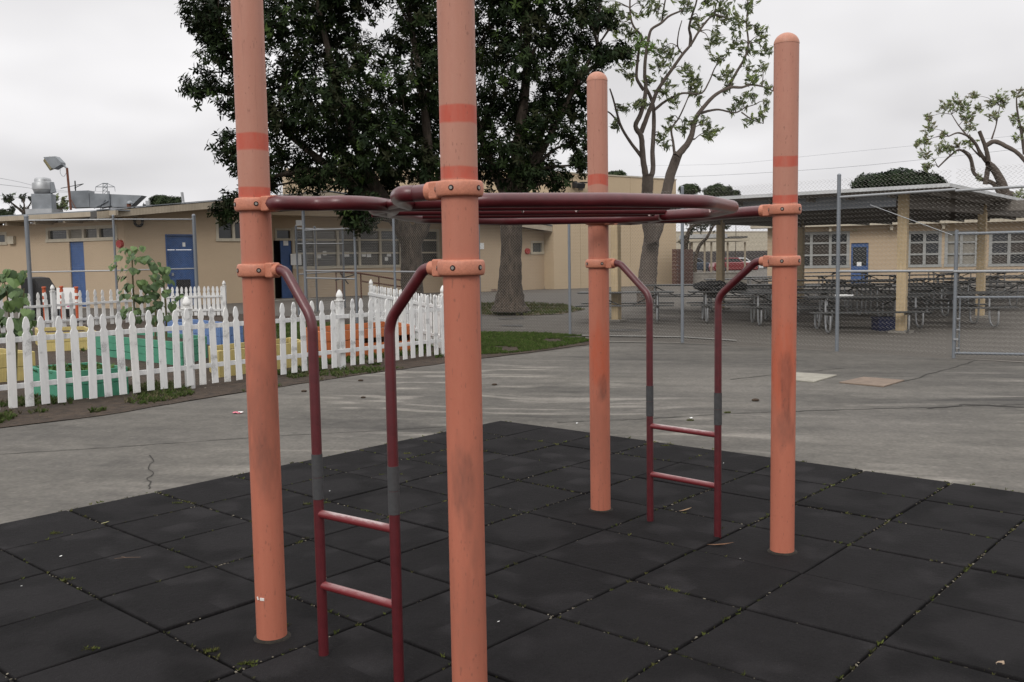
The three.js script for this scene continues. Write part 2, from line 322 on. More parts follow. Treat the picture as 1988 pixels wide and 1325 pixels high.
// ---------------------------------------------------------------- rubber tiles
const TH = 0.84259, E1 = V(Math.cos(TH), 0, -Math.sin(TH)), E2 = V(Math.sin(TH), 0, Math.cos(TH)), O0 = V(-2.91501, 0, -5.12398), TS = 0.6096;
const gridAt = (i, j) => O0.clone().addScaledVector(E1, i * TS).addScaledVector(E2, j * TS);
{
  const mats = [0, 1, 2, 3, 4].map((k) => {
    const b = [0.0084, 0.0112, 0.0074, 0.0098, 0.0124][k];
    const t = tex(256, 256, (u, v, i, j) => {
      const n = fbm(u * 4 + k * 9, v * 4, 70 + k, 5), s = hash2(i, j, k), cx = u - 0.5 + 0.3 * (k % 3 - 1), cy = v - 0.5 + 0.2 * (k % 2);
      let L = b * (0.72 + 0.58 * n) * (0.55 + 0.9 * s); if (s > 0.997) L += 0.03;
      L += b * 0.8 * sstep(0.46, 0.72, fbm(u * 2.2 + k * 4, v * 2.2 + k, 90 + k, 3)) * (0.7 + 0.6 * hash2(j, i, 5));   // dusty scuffed patches
      return [l2s(L), l2s(L * 0.925), l2s(L * 0.97)];
    });
    const m = new THREE.MeshPhysicalMaterial({ map: t, roughness: 0.86, bumpMap: grainB, bumpScale: 0.003, specularIntensity: 0.22 });
    return m;
  });
  const s = TS - 0.0135, gs = [0, 1].map((k) => {
    const g = new RoundedBoxGeometry(s, 0.038, s, 2, 0.009), p = g.attributes.position, uv = g.attributes.uv;
    for (let i = 0; i < p.count; i++) { uv.setXY(i, p.getX(i) / s + 0.5 + k * 0.5, p.getZ(i) / s + 0.5); const e = Math.max(Math.abs(p.getX(i)), Math.abs(p.getZ(i))); }
    g.translate(0, -0.019, 0); g.computeVertexNormals(); return g;
  });
  const root = new THREE.Group(); root.name = 'rubber_tile_surface'; struct(root); scene.add(root);
  const cell = (i, j) => gridAt(i + 0.5, j + 0.5);
  for (let i = -9; i < 8; i++) for (let j = -1; j < 14; j++) {
    const c = cell(i, j); if (c.z > -1.2 || Math.abs(c.x) > 0.62 * -c.z + 0.9) continue;
    const k = Math.floor(hash2(i + 20, j + 20, 6) * 5), o = new THREE.Mesh(gs[k & 1], mats[k]); o.castShadow = o.receiveShadow = true; o.name = 'rubber_tile'; root.add(o);
    o.position.set(c.x + rr(-0.003, 0.003), rr(-0.003, 0.003), c.z + rr(-0.003, 0.003)); o.rotation.set(rr(-0.004, 0.004), TH + rr(-0.006, 0.006) + Math.floor(hash2(i + 7, j + 3, 2) * 4) * Math.PI / 2, rr(-0.004, 0.004));
  }
  const bed = [gridAt(-12, -1), gridAt(8, -1), gridAt(8, 14), gridAt(-12, 14)];
  const b2 = mesh('joint_grit', sheetGeo(bed, 0.009), mat([0.03, 0.026, 0.022], 1, { map: speck, scale: 3 }), root);
}
// ---------------------------------------------------------------- climbing frame
const PB = [V(-1.04918, 0, -3.82667), V(-0.17138, 0, -3.18928), V(0.54857, 0, -5.76855), V(1.44325, 0, -4.86734)];
const HLO = 1.56377, HUP = 1.83218, PR = 0.0635, PTOP = 2.737;
const frame = thing('climbing_frame', 'salmon orange four post climbing frame with maroon overhead ring and two side ladders', 'climbing frame', null, V(0, 0, 0));
{
  // faded powder coat: unfaded bands where clamps once sat, scuffs and rub marks with a grain of their own
  const postTex = (n, bands, scuffs) => tex(256, 1024, (u, v, i, j) => {
    const y = v * PTOP, x = u * 0.4, sp = hash2(i, j, n), wv = 0.02 * (fbm(u * 4, y * 3, n + 2, 3, 4) - 0.5);
    const up = y > HUP ? 1 : y > HLO ? 0.35 : 0.08;
    const n1 = fbm(u * 6, y * 2.5, n + 7, 4, 6), n2 = fbm(u * 40, y * 30, n + 9, 3, 40);
    let c = [0.455 - 0.01 * up, 0.148 + 0.062 * up, 0.092 + 0.06 * up];
    c = c.map((q, k) => q * (0.90 + 0.16 * n1 + 0.05 * (sp - 0.5) + (k ? 0.08 : 0.03) * (n2 - 0.5)));
    for (const [y0, y1] of bands) { const b = sstep(y0 - 0.004, y0 + 0.006, y + wv) * (1 - sstep(y1 - 0.004, y1 + 0.004, y + wv * 0.6)) * clamp(0.45 + 0.75 * n1 + 0.3 * (n2 - 0.5), 0, 1); c = [c[0] + (0.47 - c[0]) * b, c[1] + (0.085 - c[1]) * b, c[2] + (0.052 - c[2]) * b]; }
    for (const [uu, yy, ru, ry, a, kind] of scuffs) {
      let du = Math.abs(u - uu); du = Math.min(du, 1 - du); const d = Math.hypot(du / ru, (y - yy) / ry) + 0.9 * (fbm(u * 14, y * 9, n + 21, 4, 14) - 0.5), q = a * (1 - sstep(0.35, 1, d)) * (0.55 + 0.9 * n2);
      const t = kind === 1 ? [0.48, 0.105, 0.05] : kind === 2 ? [0.85, 0.8, 0.75] : [0.10, 0.055, 0.045];
      c = c.map((k, w) => k + (t[w] - k) * clamp(q, 0, 1));
    }
    const chip = sstep(0.8, 0.86, fbm(u * 60, y * 44, n + 31, 2, 60)), scr = sstep(0.74, 0.8, fbm(u * 48, y * 2.2 + 7, n + 41, 3, 48)) * sstep(0.5, 0.62, fbm(u * 5, y * 3, n + 43, 3, 5)), drip = sstep(0.5, 0.72, fbm(u * 22, y * 1.1, n + 47, 4, 22)) * 0.035;
    c = c.map((q, k) => q * (1 - drip * [0.7, 0.9, 1][k])); c = c.map((q, k) => q + ([0.16, 0.075, 0.055][k] - q) * clamp(chip * 0.45 + scr * 0.22, 0, 1));
    return c.map(l2s);
  });
  const mid = (a, b) => HUP + (a + b) * 0;
  const bandsAll = [
    [[2.055, 2.12], [1.862, 1.905]], [[2.05, 2.11], [1.862, 1.905]], [[2.045, 2.11], [1.862, 1.875]], [[2.05, 2.105], [1.862, 1.905]]];
  const scuffAll = [
    [[0.0, 1.0, 0.3, 0.35, 0.28, 0], [0.98, 0.75, 0.2, 0.2, 0.25, 0]],
    [[0.97, 0.82, 0.14, 0.2, 0.4, 0], [0.1, 0.75, 0.2, 0.3, 0.2, 0], [0.05, 0.3, 0.3, 0.3, 0.16, 0]],
    [[0.0, 0.98, 0.35, 0.28, 0.6, 1], [0.05, 0.78, 0.12, 0.12, 0.45, 0], [0.0, 0.45, 0.3, 0.35, 0.16, 0]],
    [[0.0, 0.98, 0.4, 0.3, 0.55, 1], [0.04, 0.92, 0.12, 0.24, 0.42, 0], [0.02, 0.68, 0.2, 0.14, 0.35, 0]]];
  // texture u = 0.5 faces the camera on every post: turn scuff positions there
  for (const s of scuffAll) for (const q of s) q[0] = (q[0] + 0.5) % 1;
  const capG = new THREE.SphereGeometry(PR + 0.0015, 28, 10, 0, Math.PI * 2, 0, Math.PI / 2); capG.scale(1, 0.9, 1);
  const capM = mat([0.56, 0.25, 0.165], 0.5, { map: speck, scale: 5 });
  const posts = PB.map((p, n) => {
    const h = PTOP - 0.058, g = new THREE.CylinderGeometry(PR, PR, h + 0.05, 40, 1, true), uv = g.attributes.uv; g.translate(0, (h - 0.05) / 2, 0);
    for (let i = 0; i < uv.count; i++) uv.setY(i, (g.attributes.position.getY(i)) / PTOP + 0.0001);
    const m = new THREE.MeshPhysicalMaterial({ map: postTex(200 + n * 50, bandsAll[n], scuffAll[n]), roughness: 0.52, bumpMap: grainB, bumpScale: 0.0006, specularIntensity: 0.6 });
    const o = mesh('post', g, m, frame, true); o.position.set(p.x, 0, p.z);
    o.rotation.y = Math.atan2(p.x, -p.z) * -1 + Math.PI;      // seam away from the yard side
    const cap = mesh('cap', capG, capM, o); cap.position.y = h;
    return o;
  });
  // collars: rounded rings with a clamp ear toward the tube and recessed bolts
  const collarProfile = []; for (let k = 0; k <= 10; k++) { const a = -Math.PI / 2 + k / 10 * Math.PI; collarProfile.push([PR + 0.004 + 0.0165 * Math.pow(Math.cos(a), 0.45) * 0.95, 0.0275 * Math.sin(a)]); }
  collarProfile.unshift([PR - 0.002, -0.0275]); collarProfile.push([PR - 0.002, 0.0275]);
  const collarG = lathe(collarProfile, 40), boltG = new THREE.CylinderGeometry(0.0055, 0.0055, 0.006, 10).rotateX(Math.PI / 2), rimG = new THREE.TorusGeometry(0.0075, 0.0022, 6, 14);
  const collars = (n, y, ear, earSize) => {
    const p = PB[n], c = mesh('collar', collarG, M.collar, frame); c.position.set(p.x, y, p.z);
    const a0 = Math.atan2(ear.x, ear.z);
    for (const da of [0.62, -0.62, 1.9, -1.9, Math.PI]) {
      const a = a0 + da, b = mesh('bolt', boltG, M.bolt, c), r = mesh('bolt_rim', rimG, M.hole, c), R = PR + 0.0195;
      b.position.set(Math.sin(a) * R, 0, Math.cos(a) * R); b.rotation.y = a; r.position.copy(b.position); r.rotation.y = a;
    }
    const e = mesh('clamp_ear', [box(earSize, 0.062, 0.046, 0, 0, PR + 0.03, 0, 0, 0, 0.008), rod(V(0, 0, PR + 0.02), V(0, 0, PR + 0.075), earSize * 0.5, 18)], M.collar, c); e.rotation.y = a0;
    return c;
  };
  const dir = (a, b) => PB[b].clone().sub(PB[a]).normalize();
  const d01 = dir(0, 1), d10 = dir(1, 0), d23 = dir(2, 3), d32 = dir(3, 2);
  [[0, d01], [1, d10], [2, d23], [3, d32]].forEach(([n, d]) => { collars(n, HLO, d, 0.05); collars(n, HUP, d, 0.066); });
  // overhead ring of bent tube with cross tubes, and an arm from each post
  const at = (px, py) => atY(px, py, HUP);
  const C = PB.reduce((a, b) => a.clone().add(b), V()).multiplyScalar(0.25); C.y = HUP;
  const ring = [at(945, 389), at(1180, 388), at(1372, 392), at(1426, 402), at(1385, 412), at(1215, 424), at(985, 428), at(815, 423), at(722, 405), at(800, 394)];
  { // round the corners
    const out = []; const n = ring.length;
    for (let i = 0; i < n; i++) { const p = ring[i], a = ring[(i + n - 1) % n].clone().sub(p), b = ring[(i + 1) % n].clone().sub(p), k = Math.min(0.07, a.length() * 0.42, b.length() * 0.42), q0 = p.clone().addScaledVector(a.normalize(), k), q1 = p.clone().addScaledVector(b.normalize(), k); const c = new THREE.QuadraticBezierCurve3(q0, p, q1); for (let s = 0; s <= 5; s++) out.push(c.getPoint(s / 5)); }
    const closed = [...out, out[0], out[1]];
    mesh('overhead_ring', taper(closed, closed.map(() => 0.030), 16), M.maroon, frame);
  }
  const flip = (p) => V(2 * C.x - p.x, p.y, 2 * C.z - p.z);
  const p0u = PB[0].clone().setY(HUP), armA = [p0u.clone().addScaledVector(d01, 0.09), p0u.clone().addScaledVector(d01, 0.16), at(610, 395.5), at(660, 394), at(705, 395), at(742, 398), at(764, 404), at(752, 410), at(722, 410)];
  const armB = [PB[1].clone().setY(HUP).addScaledVector(d10, 0.09), at(806, 376), at(786, 376.5), at(776, 379), at(773, 384), at(780, 390), at(796, 395)];
  const armAm = mesh('arm', pipe(armA, 0.030, 16, 0.02), M.maroon, frame);
  mesh('arm', taper([armB[0], ...new THREE.CatmullRomCurve3(armB.slice(1)).getPoints(30)], Array(32).fill(0.0300), 16), M.maroon, frame);
  const a4 = [PB[3].clone().setY(HUP).addScaledVector(d32, 0.08), at(1440, 413), at(1390, 418), at(1330, 424), at(1215, 424)];
  mesh('arm', pipe(a4, 0.030, 16, 0.02), M.maroon, frame);
  const a3 = [PB[2].clone().setY(HUP).addScaledVector(d23, 0.08), at(1225, 428), at(1262, 424), at(1290, 418)];
  mesh('arm', pipe(a3, 0.030, 16, 0.02), M.maroon, frame);
  const cross = [[at(742, 402), at(1300, 399)], [at(760, 411), at(1290, 409)], [at(820, 418), at(1270, 413)], [at(722, 405), at(783, 392)]];
  for (const [a, b] of cross) mesh('cross_tube', rod(a, b, 0.021, 14), M.maroon, frame);
  for (const [x, y] of [[1262, 411], [742, 404], [760, 412], [1380, 404], [1015, 403], [1120, 402], [1290, 419]]) { const w = new THREE.TorusGeometry(0.0225, 0.004, 6, 16); w.rotateY(Math.PI / 2); const o = mesh('weld_bead', w, M.weld, frame); o.position.copy(at(x, y)); o.rotation.y = rr(-0.4, 0.4); }
  // side ladders
  const ladder = (n, m, railPx) => {
    const a = PB[n], b = PB[m], ab = b.clone().sub(a), len = ab.length(), d = ab.clone().normalize();
    const foot = railPx.map((px) => { // where the rail's pixel column meets the plane of the two posts
      const nrm = V(-d.z, 0, d.x), q = onPlane(px[0], px[1], a, nrm); return clamp(q.clone().sub(a).dot(d), 0.1, len - 0.1); });
    const rails = [];
    foot.forEach((t, k) => {
      const s = k ? -1 : 1, from = k ? len - PR - 0.05 : PR + 0.05, pt = (u, y) => a.clone().addScaledVector(d, u).setY(y);
      const r = mesh('ladder_rail', bentPipe([pt(from, HLO), pt(from + s * 0.055, HLO), pt(t, HLO - 0.195), pt(t, -0.02)], 0.0205, 0.05, 16), M.maroon, frame);
      const y0 = 0.645, y1 = 0.828;
      mesh('grip_tape', [rod(pt(t, y0), pt(t, y0 + 0.088), 0.0222, 18), rod(pt(t, y0 + 0.09), pt(t, y1), 0.0220, 18)], M.tape, r);
      rails.push(t);
    });
    [0.29, 0.585].forEach((y, k) => {      // pale rung tops: a sky highlight painted in along with shoe-worn paint
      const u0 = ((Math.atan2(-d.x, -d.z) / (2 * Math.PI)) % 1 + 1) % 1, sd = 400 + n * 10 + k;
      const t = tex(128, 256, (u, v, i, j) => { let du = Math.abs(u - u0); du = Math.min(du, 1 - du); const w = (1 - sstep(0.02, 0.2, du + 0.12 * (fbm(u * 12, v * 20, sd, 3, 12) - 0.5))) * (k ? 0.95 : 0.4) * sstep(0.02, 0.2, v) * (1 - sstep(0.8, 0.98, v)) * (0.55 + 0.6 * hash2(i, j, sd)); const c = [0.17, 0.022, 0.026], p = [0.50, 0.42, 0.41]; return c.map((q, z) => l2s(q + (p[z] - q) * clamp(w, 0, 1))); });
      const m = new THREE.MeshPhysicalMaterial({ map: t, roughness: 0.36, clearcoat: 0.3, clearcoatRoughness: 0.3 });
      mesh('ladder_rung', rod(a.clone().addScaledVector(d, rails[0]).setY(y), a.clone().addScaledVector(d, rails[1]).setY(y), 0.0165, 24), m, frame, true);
    });
  };
  ladder(0, 1, [[612, 800], [760, 800]]);
  ladder(2, 3, [[1262, 850], [1394, 850]]);
  // dark rings added round the post feet as painted contact shade
  { const grit = mat([0.035, 0.03, 0.024], 1, { map: M.soil.map, scale: 8 });  // dark colour of the contact shade rings
    for (const p of PB) { const g = lathe([[PR - 0.002, 0.006], [PR + 0.003, 0.005], [PR + 0.007, 0.002], [PR + 0.011, -0.004]], 40), q = g.attributes.position; for (let i = 0; i < q.count; i++) { const w = 1 + 0.16 * (vnoise(q.getX(i) * 60 + 9, q.getZ(i) * 60 + 9, 6) - 0.3); if (Math.hypot(q.getX(i), q.getZ(i)) > PR + 0.004) q.setXYZ(i, q.getX(i) * w, q.getY(i), q.getZ(i) * w); } g.computeVertexNormals(); const o = mesh('foot_shade_ring', g, grit, frame); o.position.set(p.x, 0.001, p.z); } }
  // flecks: white paint blob and torn leaf matter at the post feet
  const blob = mesh('paint_splash', [box(0.02, 0.012, 0.003, 0, 0, 0, 0, 0, 0, 0.001), box(0.006, 0.014, 0.003, -0.02, 0.003, 0, 0, 0, 0.3)], mat([0.7, 0.66, 0.62], 0.7, { map: null }), frame);
  { const a = -0.3, p = PB[0]; blob.position.set(p.x + Math.sin(a) * (PR + 0.0005), 0.185, p.z + Math.cos(a) * (PR + 0.0005)); blob.rotation.y = a; }
}
// ---------------------------------------------------------------- picket fences
const facing = (a, b) => Math.atan2(-(b.z - a.z), b.x - a.x);      // turn that lays local x along a -> b
function picketGeo(w, h) {
  const r = [[w / 2, 0], [w / 2, h - 0.205], [w * 0.36, h - 0.185], [w * 0.29, h - 0.165], [w * 0.33, h - 0.148], [w * 0.43, h - 0.118], [w * 0.40, h - 0.075], [w * 0.25, h - 0.025], [w * 0.08, h - 0.002]];
  const pts = [...r, ...r.slice().reverse().map(([x, y]) => [-x, y])];
  const g = prism(pts, 0.014, { b: 0.003 }); g.translate(0, 0, -0.007); return triUV(g, 1.6);
}
const acorn = (s) => [box(s * 1.18, 0.022, s * 1.18, 0, 0.011, 0, 0, 0, 0, 0.005), box(s * 0.72, 0.03, s * 0.72, 0, 0.035, 0), lathe([[0, 0.185], [0.018, 0.17], [0.038, 0.135], [0.05, 0.1], [0.052, 0.075], [0.045, 0.058], [0.03, 0.048]].map(([x, y]) => [x * s / 0.1 * 1.05, y]), 12)];
const whites = [[0.80, 0.80, 0.785], [0.75, 0.75, 0.74], [0.82, 0.81, 0.78]].map((c) => mat(c, 0.55, { map: tex(256, 256, (u, v, i, j) => { const n = fbm(u * 5, v * 5, 300 + c[0] * 99, 5, 5), d = sstep(0.55, 0.75, n) * 0.3 * hash2(i >> 1, j >> 1, 4); return g3(0.90 + 0.1 * fbm(u * 20, v * 3, 8, 3, 3) - d); }), scale: 1.6, bump: 0.0012 }));
function picketFence(label, p0, p1, o) {
  const len = Math.hypot(p1.x - p0.x, p1.z - p0.z), t = thing('picket_fence', label, 'fence', o.group, V(p0.x, gy(p0.z), p0.z), facing(p0, p1));
  const w = o.w || 0.088, gs = [0, 1, 2, 3, 4, 5, 6].map((k) => { const g = picketGeo(w, o.h + (k % 3 - 1) * 0.008), u = g.attributes.uv; for (let i = 0; i < u.count; i++) u.setXY(i, u.getX(i) + k * 0.37, u.getY(i) + k * 0.61); return g; }), dy = (x) => gy(p0.z + (p1.z - p0.z) * x / len) - gy(p0.z), fz = o.front ? 0.022 : -0.022;
  const off = o.off || 0, postXs = o.posts || [];
  for (let x = off; x < len; x += o.step) {
    if (postXs.some((q) => Math.abs(q - x) < 0.04)) continue;
    const k = Math.floor(rnd() * 7), m = new THREE.Mesh(gs[k], whites[Math.floor(rnd() * 3)]); m.name = 'picket'; m.castShadow = m.receiveShadow = true;
    m.position.set(x + rr(-0.004, 0.004), dy(x) + (o.lift ?? 0.05) + rr(-0.008, 0.008), fz + rr(-0.002, 0.002)); m.rotation.z = rr(-0.024, 0.024); m.rotation.x = rr(-0.01, 0.01); t.add(m);
  }
  for (const y of o.rails) mesh('rail', [rod(V(-0.02, y, 0), V(len + 0.02, y + dy(len), 0), 0.001, 4), (() => { const g = box(len + 0.04, 0.062, 0.026, 0, 0, 0, 0, 0, Math.atan2(dy(len), len), 0.004); g.translate(len / 2, y + dy(len) / 2, 0); return g; })()], whites[1], t);
  for (const x of postXs) {
    const p = mesh('fence_post', box(0.098, o.ph, 0.098, 0, o.ph / 2, 0, 0, 0, 0, 0.006), whites[0], t); p.position.set(x, dy(x), o.postZ ?? -0.07);
    const c = mesh('post_cap', acorn(0.098), whites[2], p); c.position.y = o.ph;
  }
  return t;
}
const fA = G(375, 757), fB = G(669, 719), fDir = fB.clone().sub(fA).setY(0), fLen = fDir.length(); fDir.normalize();
const front0 = fA.clone().addScaledVector(fDir, -fLen * 1.55), front1 = fB.clone().addScaledVector(fDir, 2.35);
picketFence('long white picket fence along the asphalt edge with two acorn capped posts in sight', front0, front1, { h: 1.02, step: 0.186, off: 0.06, rails: [0.30, 0.83], posts: [fLen * 0.55, fLen * 1.55, fLen * 2.55, fLen * 2.55 + 2.3], ph: 1.06, front: true, lift: 0.06, group: 'white picket fences round the garden' });
const sA = G(717, 633), sB = V(front1.x + 0.12, 0, front1.z - 0.1);
picketFence('white picket fence closing the far right side of the garden behind the orange bed', sA, sB, { h: 0.98, step: 0.185, off: 0.2, rails: [0.25, 0.8], posts: [0.0], ph: 0.98, front: false, lift: 0.05, group: 'white picket fences round the garden' });
const bA = G(-150, 662), bB = G(300, 625);
{ const a = G(118, 642), d = bB.clone().sub(bA), L = d.length(); picketFence('white picket fence at the back of the garden before the traffic posts', bA, bB, { h: 0.92, step: 0.215, off: 0.05, rails: [0.22, 0.62], posts: [a.clone().sub(bA).dot(d.clone().normalize())], ph: 0.97, front: false, postZ: 0.0, lift: 0.04, group: 'white picket fences round the garden' }); }
const cA = G(319, 617), cB = G(437, 615);
picketFence('short white picket fence with end posts beside the tall sunflower plant', cA, cB, { h: 0.86, step: 0.133, off: 0.12, rails: [0.2, 0.6], posts: [0, cA.distanceTo(cB)], ph: 0.88, front: false, postZ: 0, lift: 0.04, group: 'white picket fences round the garden' });
// ---------------------------------------------------------------- raised beds
const paintMat = (rgb) => mat(rgb, 0.6, { map: streak, scale: 1.4, bump: 0.0015 });
function raisedBed(label, A, B, C, h, rows, m, gap) {
  const D = A.clone().add(C).sub(B), t = thing('raised_bed', label, 'planter', 'painted raised beds in the garden', V(B.x, gy(B.z), B.z));
  const cs = [A, B, C, D].map((p) => V(p.x - B.x, 0, p.z - B.z)), bh = h / rows;
  for (let s = 0; s < 4; s++) {
    const a = cs[s], b = cs[(s + 1) % 4], L = Math.hypot(b.x - a.x, b.z - a.z);
    for (let k = 0; k < rows; k++) {
      if (gap && s === gap[0] && k === gap[1]) { // a broken board leaves a slot
        const g = box(L * 0.36, bh - 0.008, 0.038, -L * 0.32, 0, 0, 0, 0, 0, 0.003), o = mesh('plank', g, m, t); o.position.set((a.x + b.x) / 2, bh * (k + 0.5), (a.z + b.z) / 2); o.rotation.y = facing(a, b); 
        const g2 = box(L * 0.66, bh * 0.5, 0.036, L * 0.17, -bh * 0.32, 0, 0, 0, -0.03, 0.003), o2 = mesh('plank', g2, m, t); o2.position.copy(o.position); o2.rotation.y = o.rotation.y; continue;
      }
      const o = mesh('plank', box(L - 0.002 - (s % 2 ? 0 : 0.08), bh - 0.007, 0.038, 0, 0, 0, 0, 0, 0, 0.004), m, t); o.position.set((a.x + b.x) / 2, bh * (k + 0.5) + 0.002, (a.z + b.z) / 2); o.rotation.y = facing(a, b); o.rotation.z = rr(-0.004, 0.004);
    }
  }
  for (const c of cs) { const q = c.clone().lerp(cs[0].clone().add(cs[2]).multiplyScalar(0.5), 0.06); const o = mesh('corner_post', box(0.07, h + 0.005, 0.07, 0, h / 2, 0, 0, 0, 0, 0.004), m, t); o.position.set(q.x, 0, q.z); o.rotation.y = facing(cs[1], cs[2]); }
  const cc = cs[0].clone().add(cs[2]).multiplyScalar(0.5), inner = cs.map((c) => c.clone().lerp(cc, 0.04));
  const g = new THREE.ShapeGeometry(new THREE.Shape(inner.map((c) => new THREE.Vector2(c.x, -c.z)))); g.rotateX(-Math.PI / 2); g.translate(0, h * 0.8, 0); mesh('bed_soil', g, M.soil, t);
  t.userData.poly = undefined; delete t.userData.poly; return { t, cs: cs.map((c) => V(c.x + B.x, 0, c.z + B.z)), h };
}
const beds = {};
const green = paintMat([0.075, 0.32, 0.2]), yellow = paintMat([0.60, 0.48, 0.18]), skyBlue = paintMat([0.15, 0.26, 0.52]), orangeP = paintMat([0.58, 0.165, 0.05]);
beds.greenNear = raisedBed('green raised bed with seedlings right behind the front picket fence', G(58, 765), G(123, 779), G(249, 767), 0.36, 2, green);
beds.greenLong = raisedBed('long green raised bed next to the sunflower plant', G(187, 691), G(352, 712), G(401, 696), 0.40, 3, green);
beds.yellowFar = raisedBed('small yellow raised bed at the left behind the long green bed', G(70, 668), G(86, 684), G(188, 680), 0.38, 2, yellow);
beds.yellowLeft = raisedBed('yellow raised bed under the leafy plant beside the near green bed', G(-150, 735), G(-60, 749), G(70, 738), 0.42, 2, yellow);
beds.blue = raisedBed('sky blue raised bed behind the capped fence post', G(322, 655), G(432, 675), G(471, 667), 0.42, 2, skyBlue);
beds.yellowRight = raisedBed('yellow raised bed between the blue bed and the orange bed', G(408, 722), G(424, 735), G(592, 711), 0.40, 2, yellow);
beds.orange = raisedBed('tall orange raised bed with a broken board in front', G(594, 690), G(630, 704), G(805, 684), 0.50, 3, orangeP, [1, 1]);
// ---------------------------------------------------------------- chain link
function linkMesh(len, h, y0, rise = 0) {       // woven wire: upright zigzag strands, each bent against the next
  const d = 0.0707, n = Math.floor(len / d), pos = [], idx = [], r = 0.0032, k3 = [[r, 0], [-r * 0.5, r * 0.87], [-r * 0.5, -r * 0.87]];
  const seg = Math.floor(h / (d / 2));
  for (let s = 0; s < n; s++) {
    const x0 = s * d, st = pos.length / 3, yb = y0 + rise * (x0 / len);
    for (let i = 0; i <= seg; i++) {
      const x = x0 + (i & 1 ? d : 0), z = i & 1 ? 0.003 : -0.003, y = yb + i * d / 2;
      for (const [a, b] of k3) pos.push(x + a, y, z + b);
      if (i) for (let k = 0; k < 3; k++) { const a = st + (i - 1) * 3 + k, b = st + (i - 1) * 3 + (k + 1) % 3; idx.push(a, b, b + 3, a, b + 3, a + 3); }
    }
  }
  const g = new THREE.BufferGeometry(); g.setAttribute('position', new THREE.Float32BufferAttribute(pos, 3)); g.setIndex(idx); g.computeVertexNormals(); return g;
}
const postCapG = (r) => new THREE.SphereGeometry(r, 10, 5, 0, Math.PI * 2, 0, Math.PI / 2);
function chainFence(name, label, pts, o) {
  const p0 = pts[0], t = thing(name, label, o.category || 'fence', o.group, V(p0.x, gy(p0.z), p0.z));
  const loc = (p, y = 0) => V(p.x - p0.x, gy(p.z) - gy(p0.z) + y, p.z - p0.z);
  pts.forEach((p, i) => { if (o.skip && o.skip.includes(i)) return; const r = (o.r && o.r[i]) || 0.032; const q = mesh('fence_post', [rod(V(0, 0, 0), V(0, o.h, 0), r, 14), postCapG(r * 1.15).translate(0, o.h, 0), ...[0.35, 0.85, 1.35, 1.85].map((y) => new THREE.CylinderGeometry(r + 0.004, r + 0.004, 0.022, 12).translate(0, y * o.h / 2.2 * 0.8, 0))], M.galv, t); q.position.copy(loc(p)); });
  for (let i = 0; i < pts.length - 1; i++) {
    const a = pts[i], b = pts[i + 1], L = Math.hypot(b.x - a.x, b.z - a.z), m = mesh('wire_mesh', linkMesh(L, o.mh || o.h - 0.1, o.y0 ?? 0.04, gy(b.z) - gy(a.z)), M.wire, t, true); stuff(m);
    m.position.copy(loc(a)); m.rotation.y = facing(a, b);
    for (const y of (o.rails && o.rails[i]) || []) mesh('rail', rod(loc(a, y), loc(b, y), 0.021, 10), M.galvLight, t);
  }
  return t;
}
const tl = [base(592, 25.3), base(690, 23.9), base(766, 22.8), base(930, 21.0)];
chainFence('chain_link_fence', 'tall galvanised chain link fence between the yard and the picnic shelter', [...tl, ...fenceT.slice(0, 4), fenceT[4]], { h: 2.98, mh: 2.9, skip: [7], rails: { 0: [2.45, 1.35, 1.15], 1: [1.35], 2: [1.35], 6: [2.62, 1.37], 7: [2.6, 1.36] }, r: { 0: 0.045, 4: 0.03, 7: 0.038 }, group: 'chain link fences' });
{ // brace rod in the gate bay
  const f = scene.getObjectByName('chain_link_fence'), q = (px, py) => onPlane(px, py, fenceT[2], V(fenceT[3].x - fenceT[2].x, 0, fenceT[3].z - fenceT[2].z).cross(V(0, 1, 0))).sub(f.position);
  mesh('brace_rod', rod(q(1690, 398), q(1850, 457), 0.007, 6), M.galvLight, f);
}
{ // gate leaf standing in front of the fence at the right
  const a = G(1852, 697), b = G(2150, 703), t = thing('chain_link_gate', 'low chain link gate leaf with pipe frame in front of the tall fence', 'gate', null, V(a.x, LOW + 0.01, a.z), facing(a, b)), L = a.distanceTo(b), h = 1.93;
  mesh('gate_frame', [rod(V(0, 0, 0), V(0, h + 0.06, 0), 0.028, 12), rod(V(L, 0, 0), V(L, h, 0), 0.028, 12), rod(V(0, h, 0), V(L, h, 0), 0.022, 12), rod(V(0, 0.08, 0), V(L, 0.08, 0), 0.022, 12), rod(V(0, 0.95, 0), V(L, 0.95, 0), 0.02, 12), rod(V(0.07, 0.1, 0), V(0.07, 0.95, 0), 0.012, 8)], M.galv, t);
  mesh('latch', [box(0.07, 0.03, 0.03, 0.02, 0.3, 0.035), box(0.05, 0.02, 0.03, 0.05, 0.45, 0.03), box(0.05, 0.02, 0.03, 0.05, 0.62, 0.03), box(0.05, 0.02, 0.03, 0.05, 0.16, 0.03)], M.galvLight, t);
  stuff(mesh('wire_mesh', linkMesh(L, h - 0.1, 0.08), M.wire, t, true));
}
{ // fence before the classroom wing
  const a = base(56, 27), b = base(224, 27.3), c = base(380, 28.4);
  chainFence('chain_link_fence', 'chain link fence bay with a thick corner post before the blue doors', [a, b, c], { h: 3.0, mh: 2.85, rails: { 0: [2.9, 1.4], 1: [2.9, 1.4] }, r: { 0: 0.062, 1: 0.034, 2: 0.055 }, group: 'chain link fences' });
}
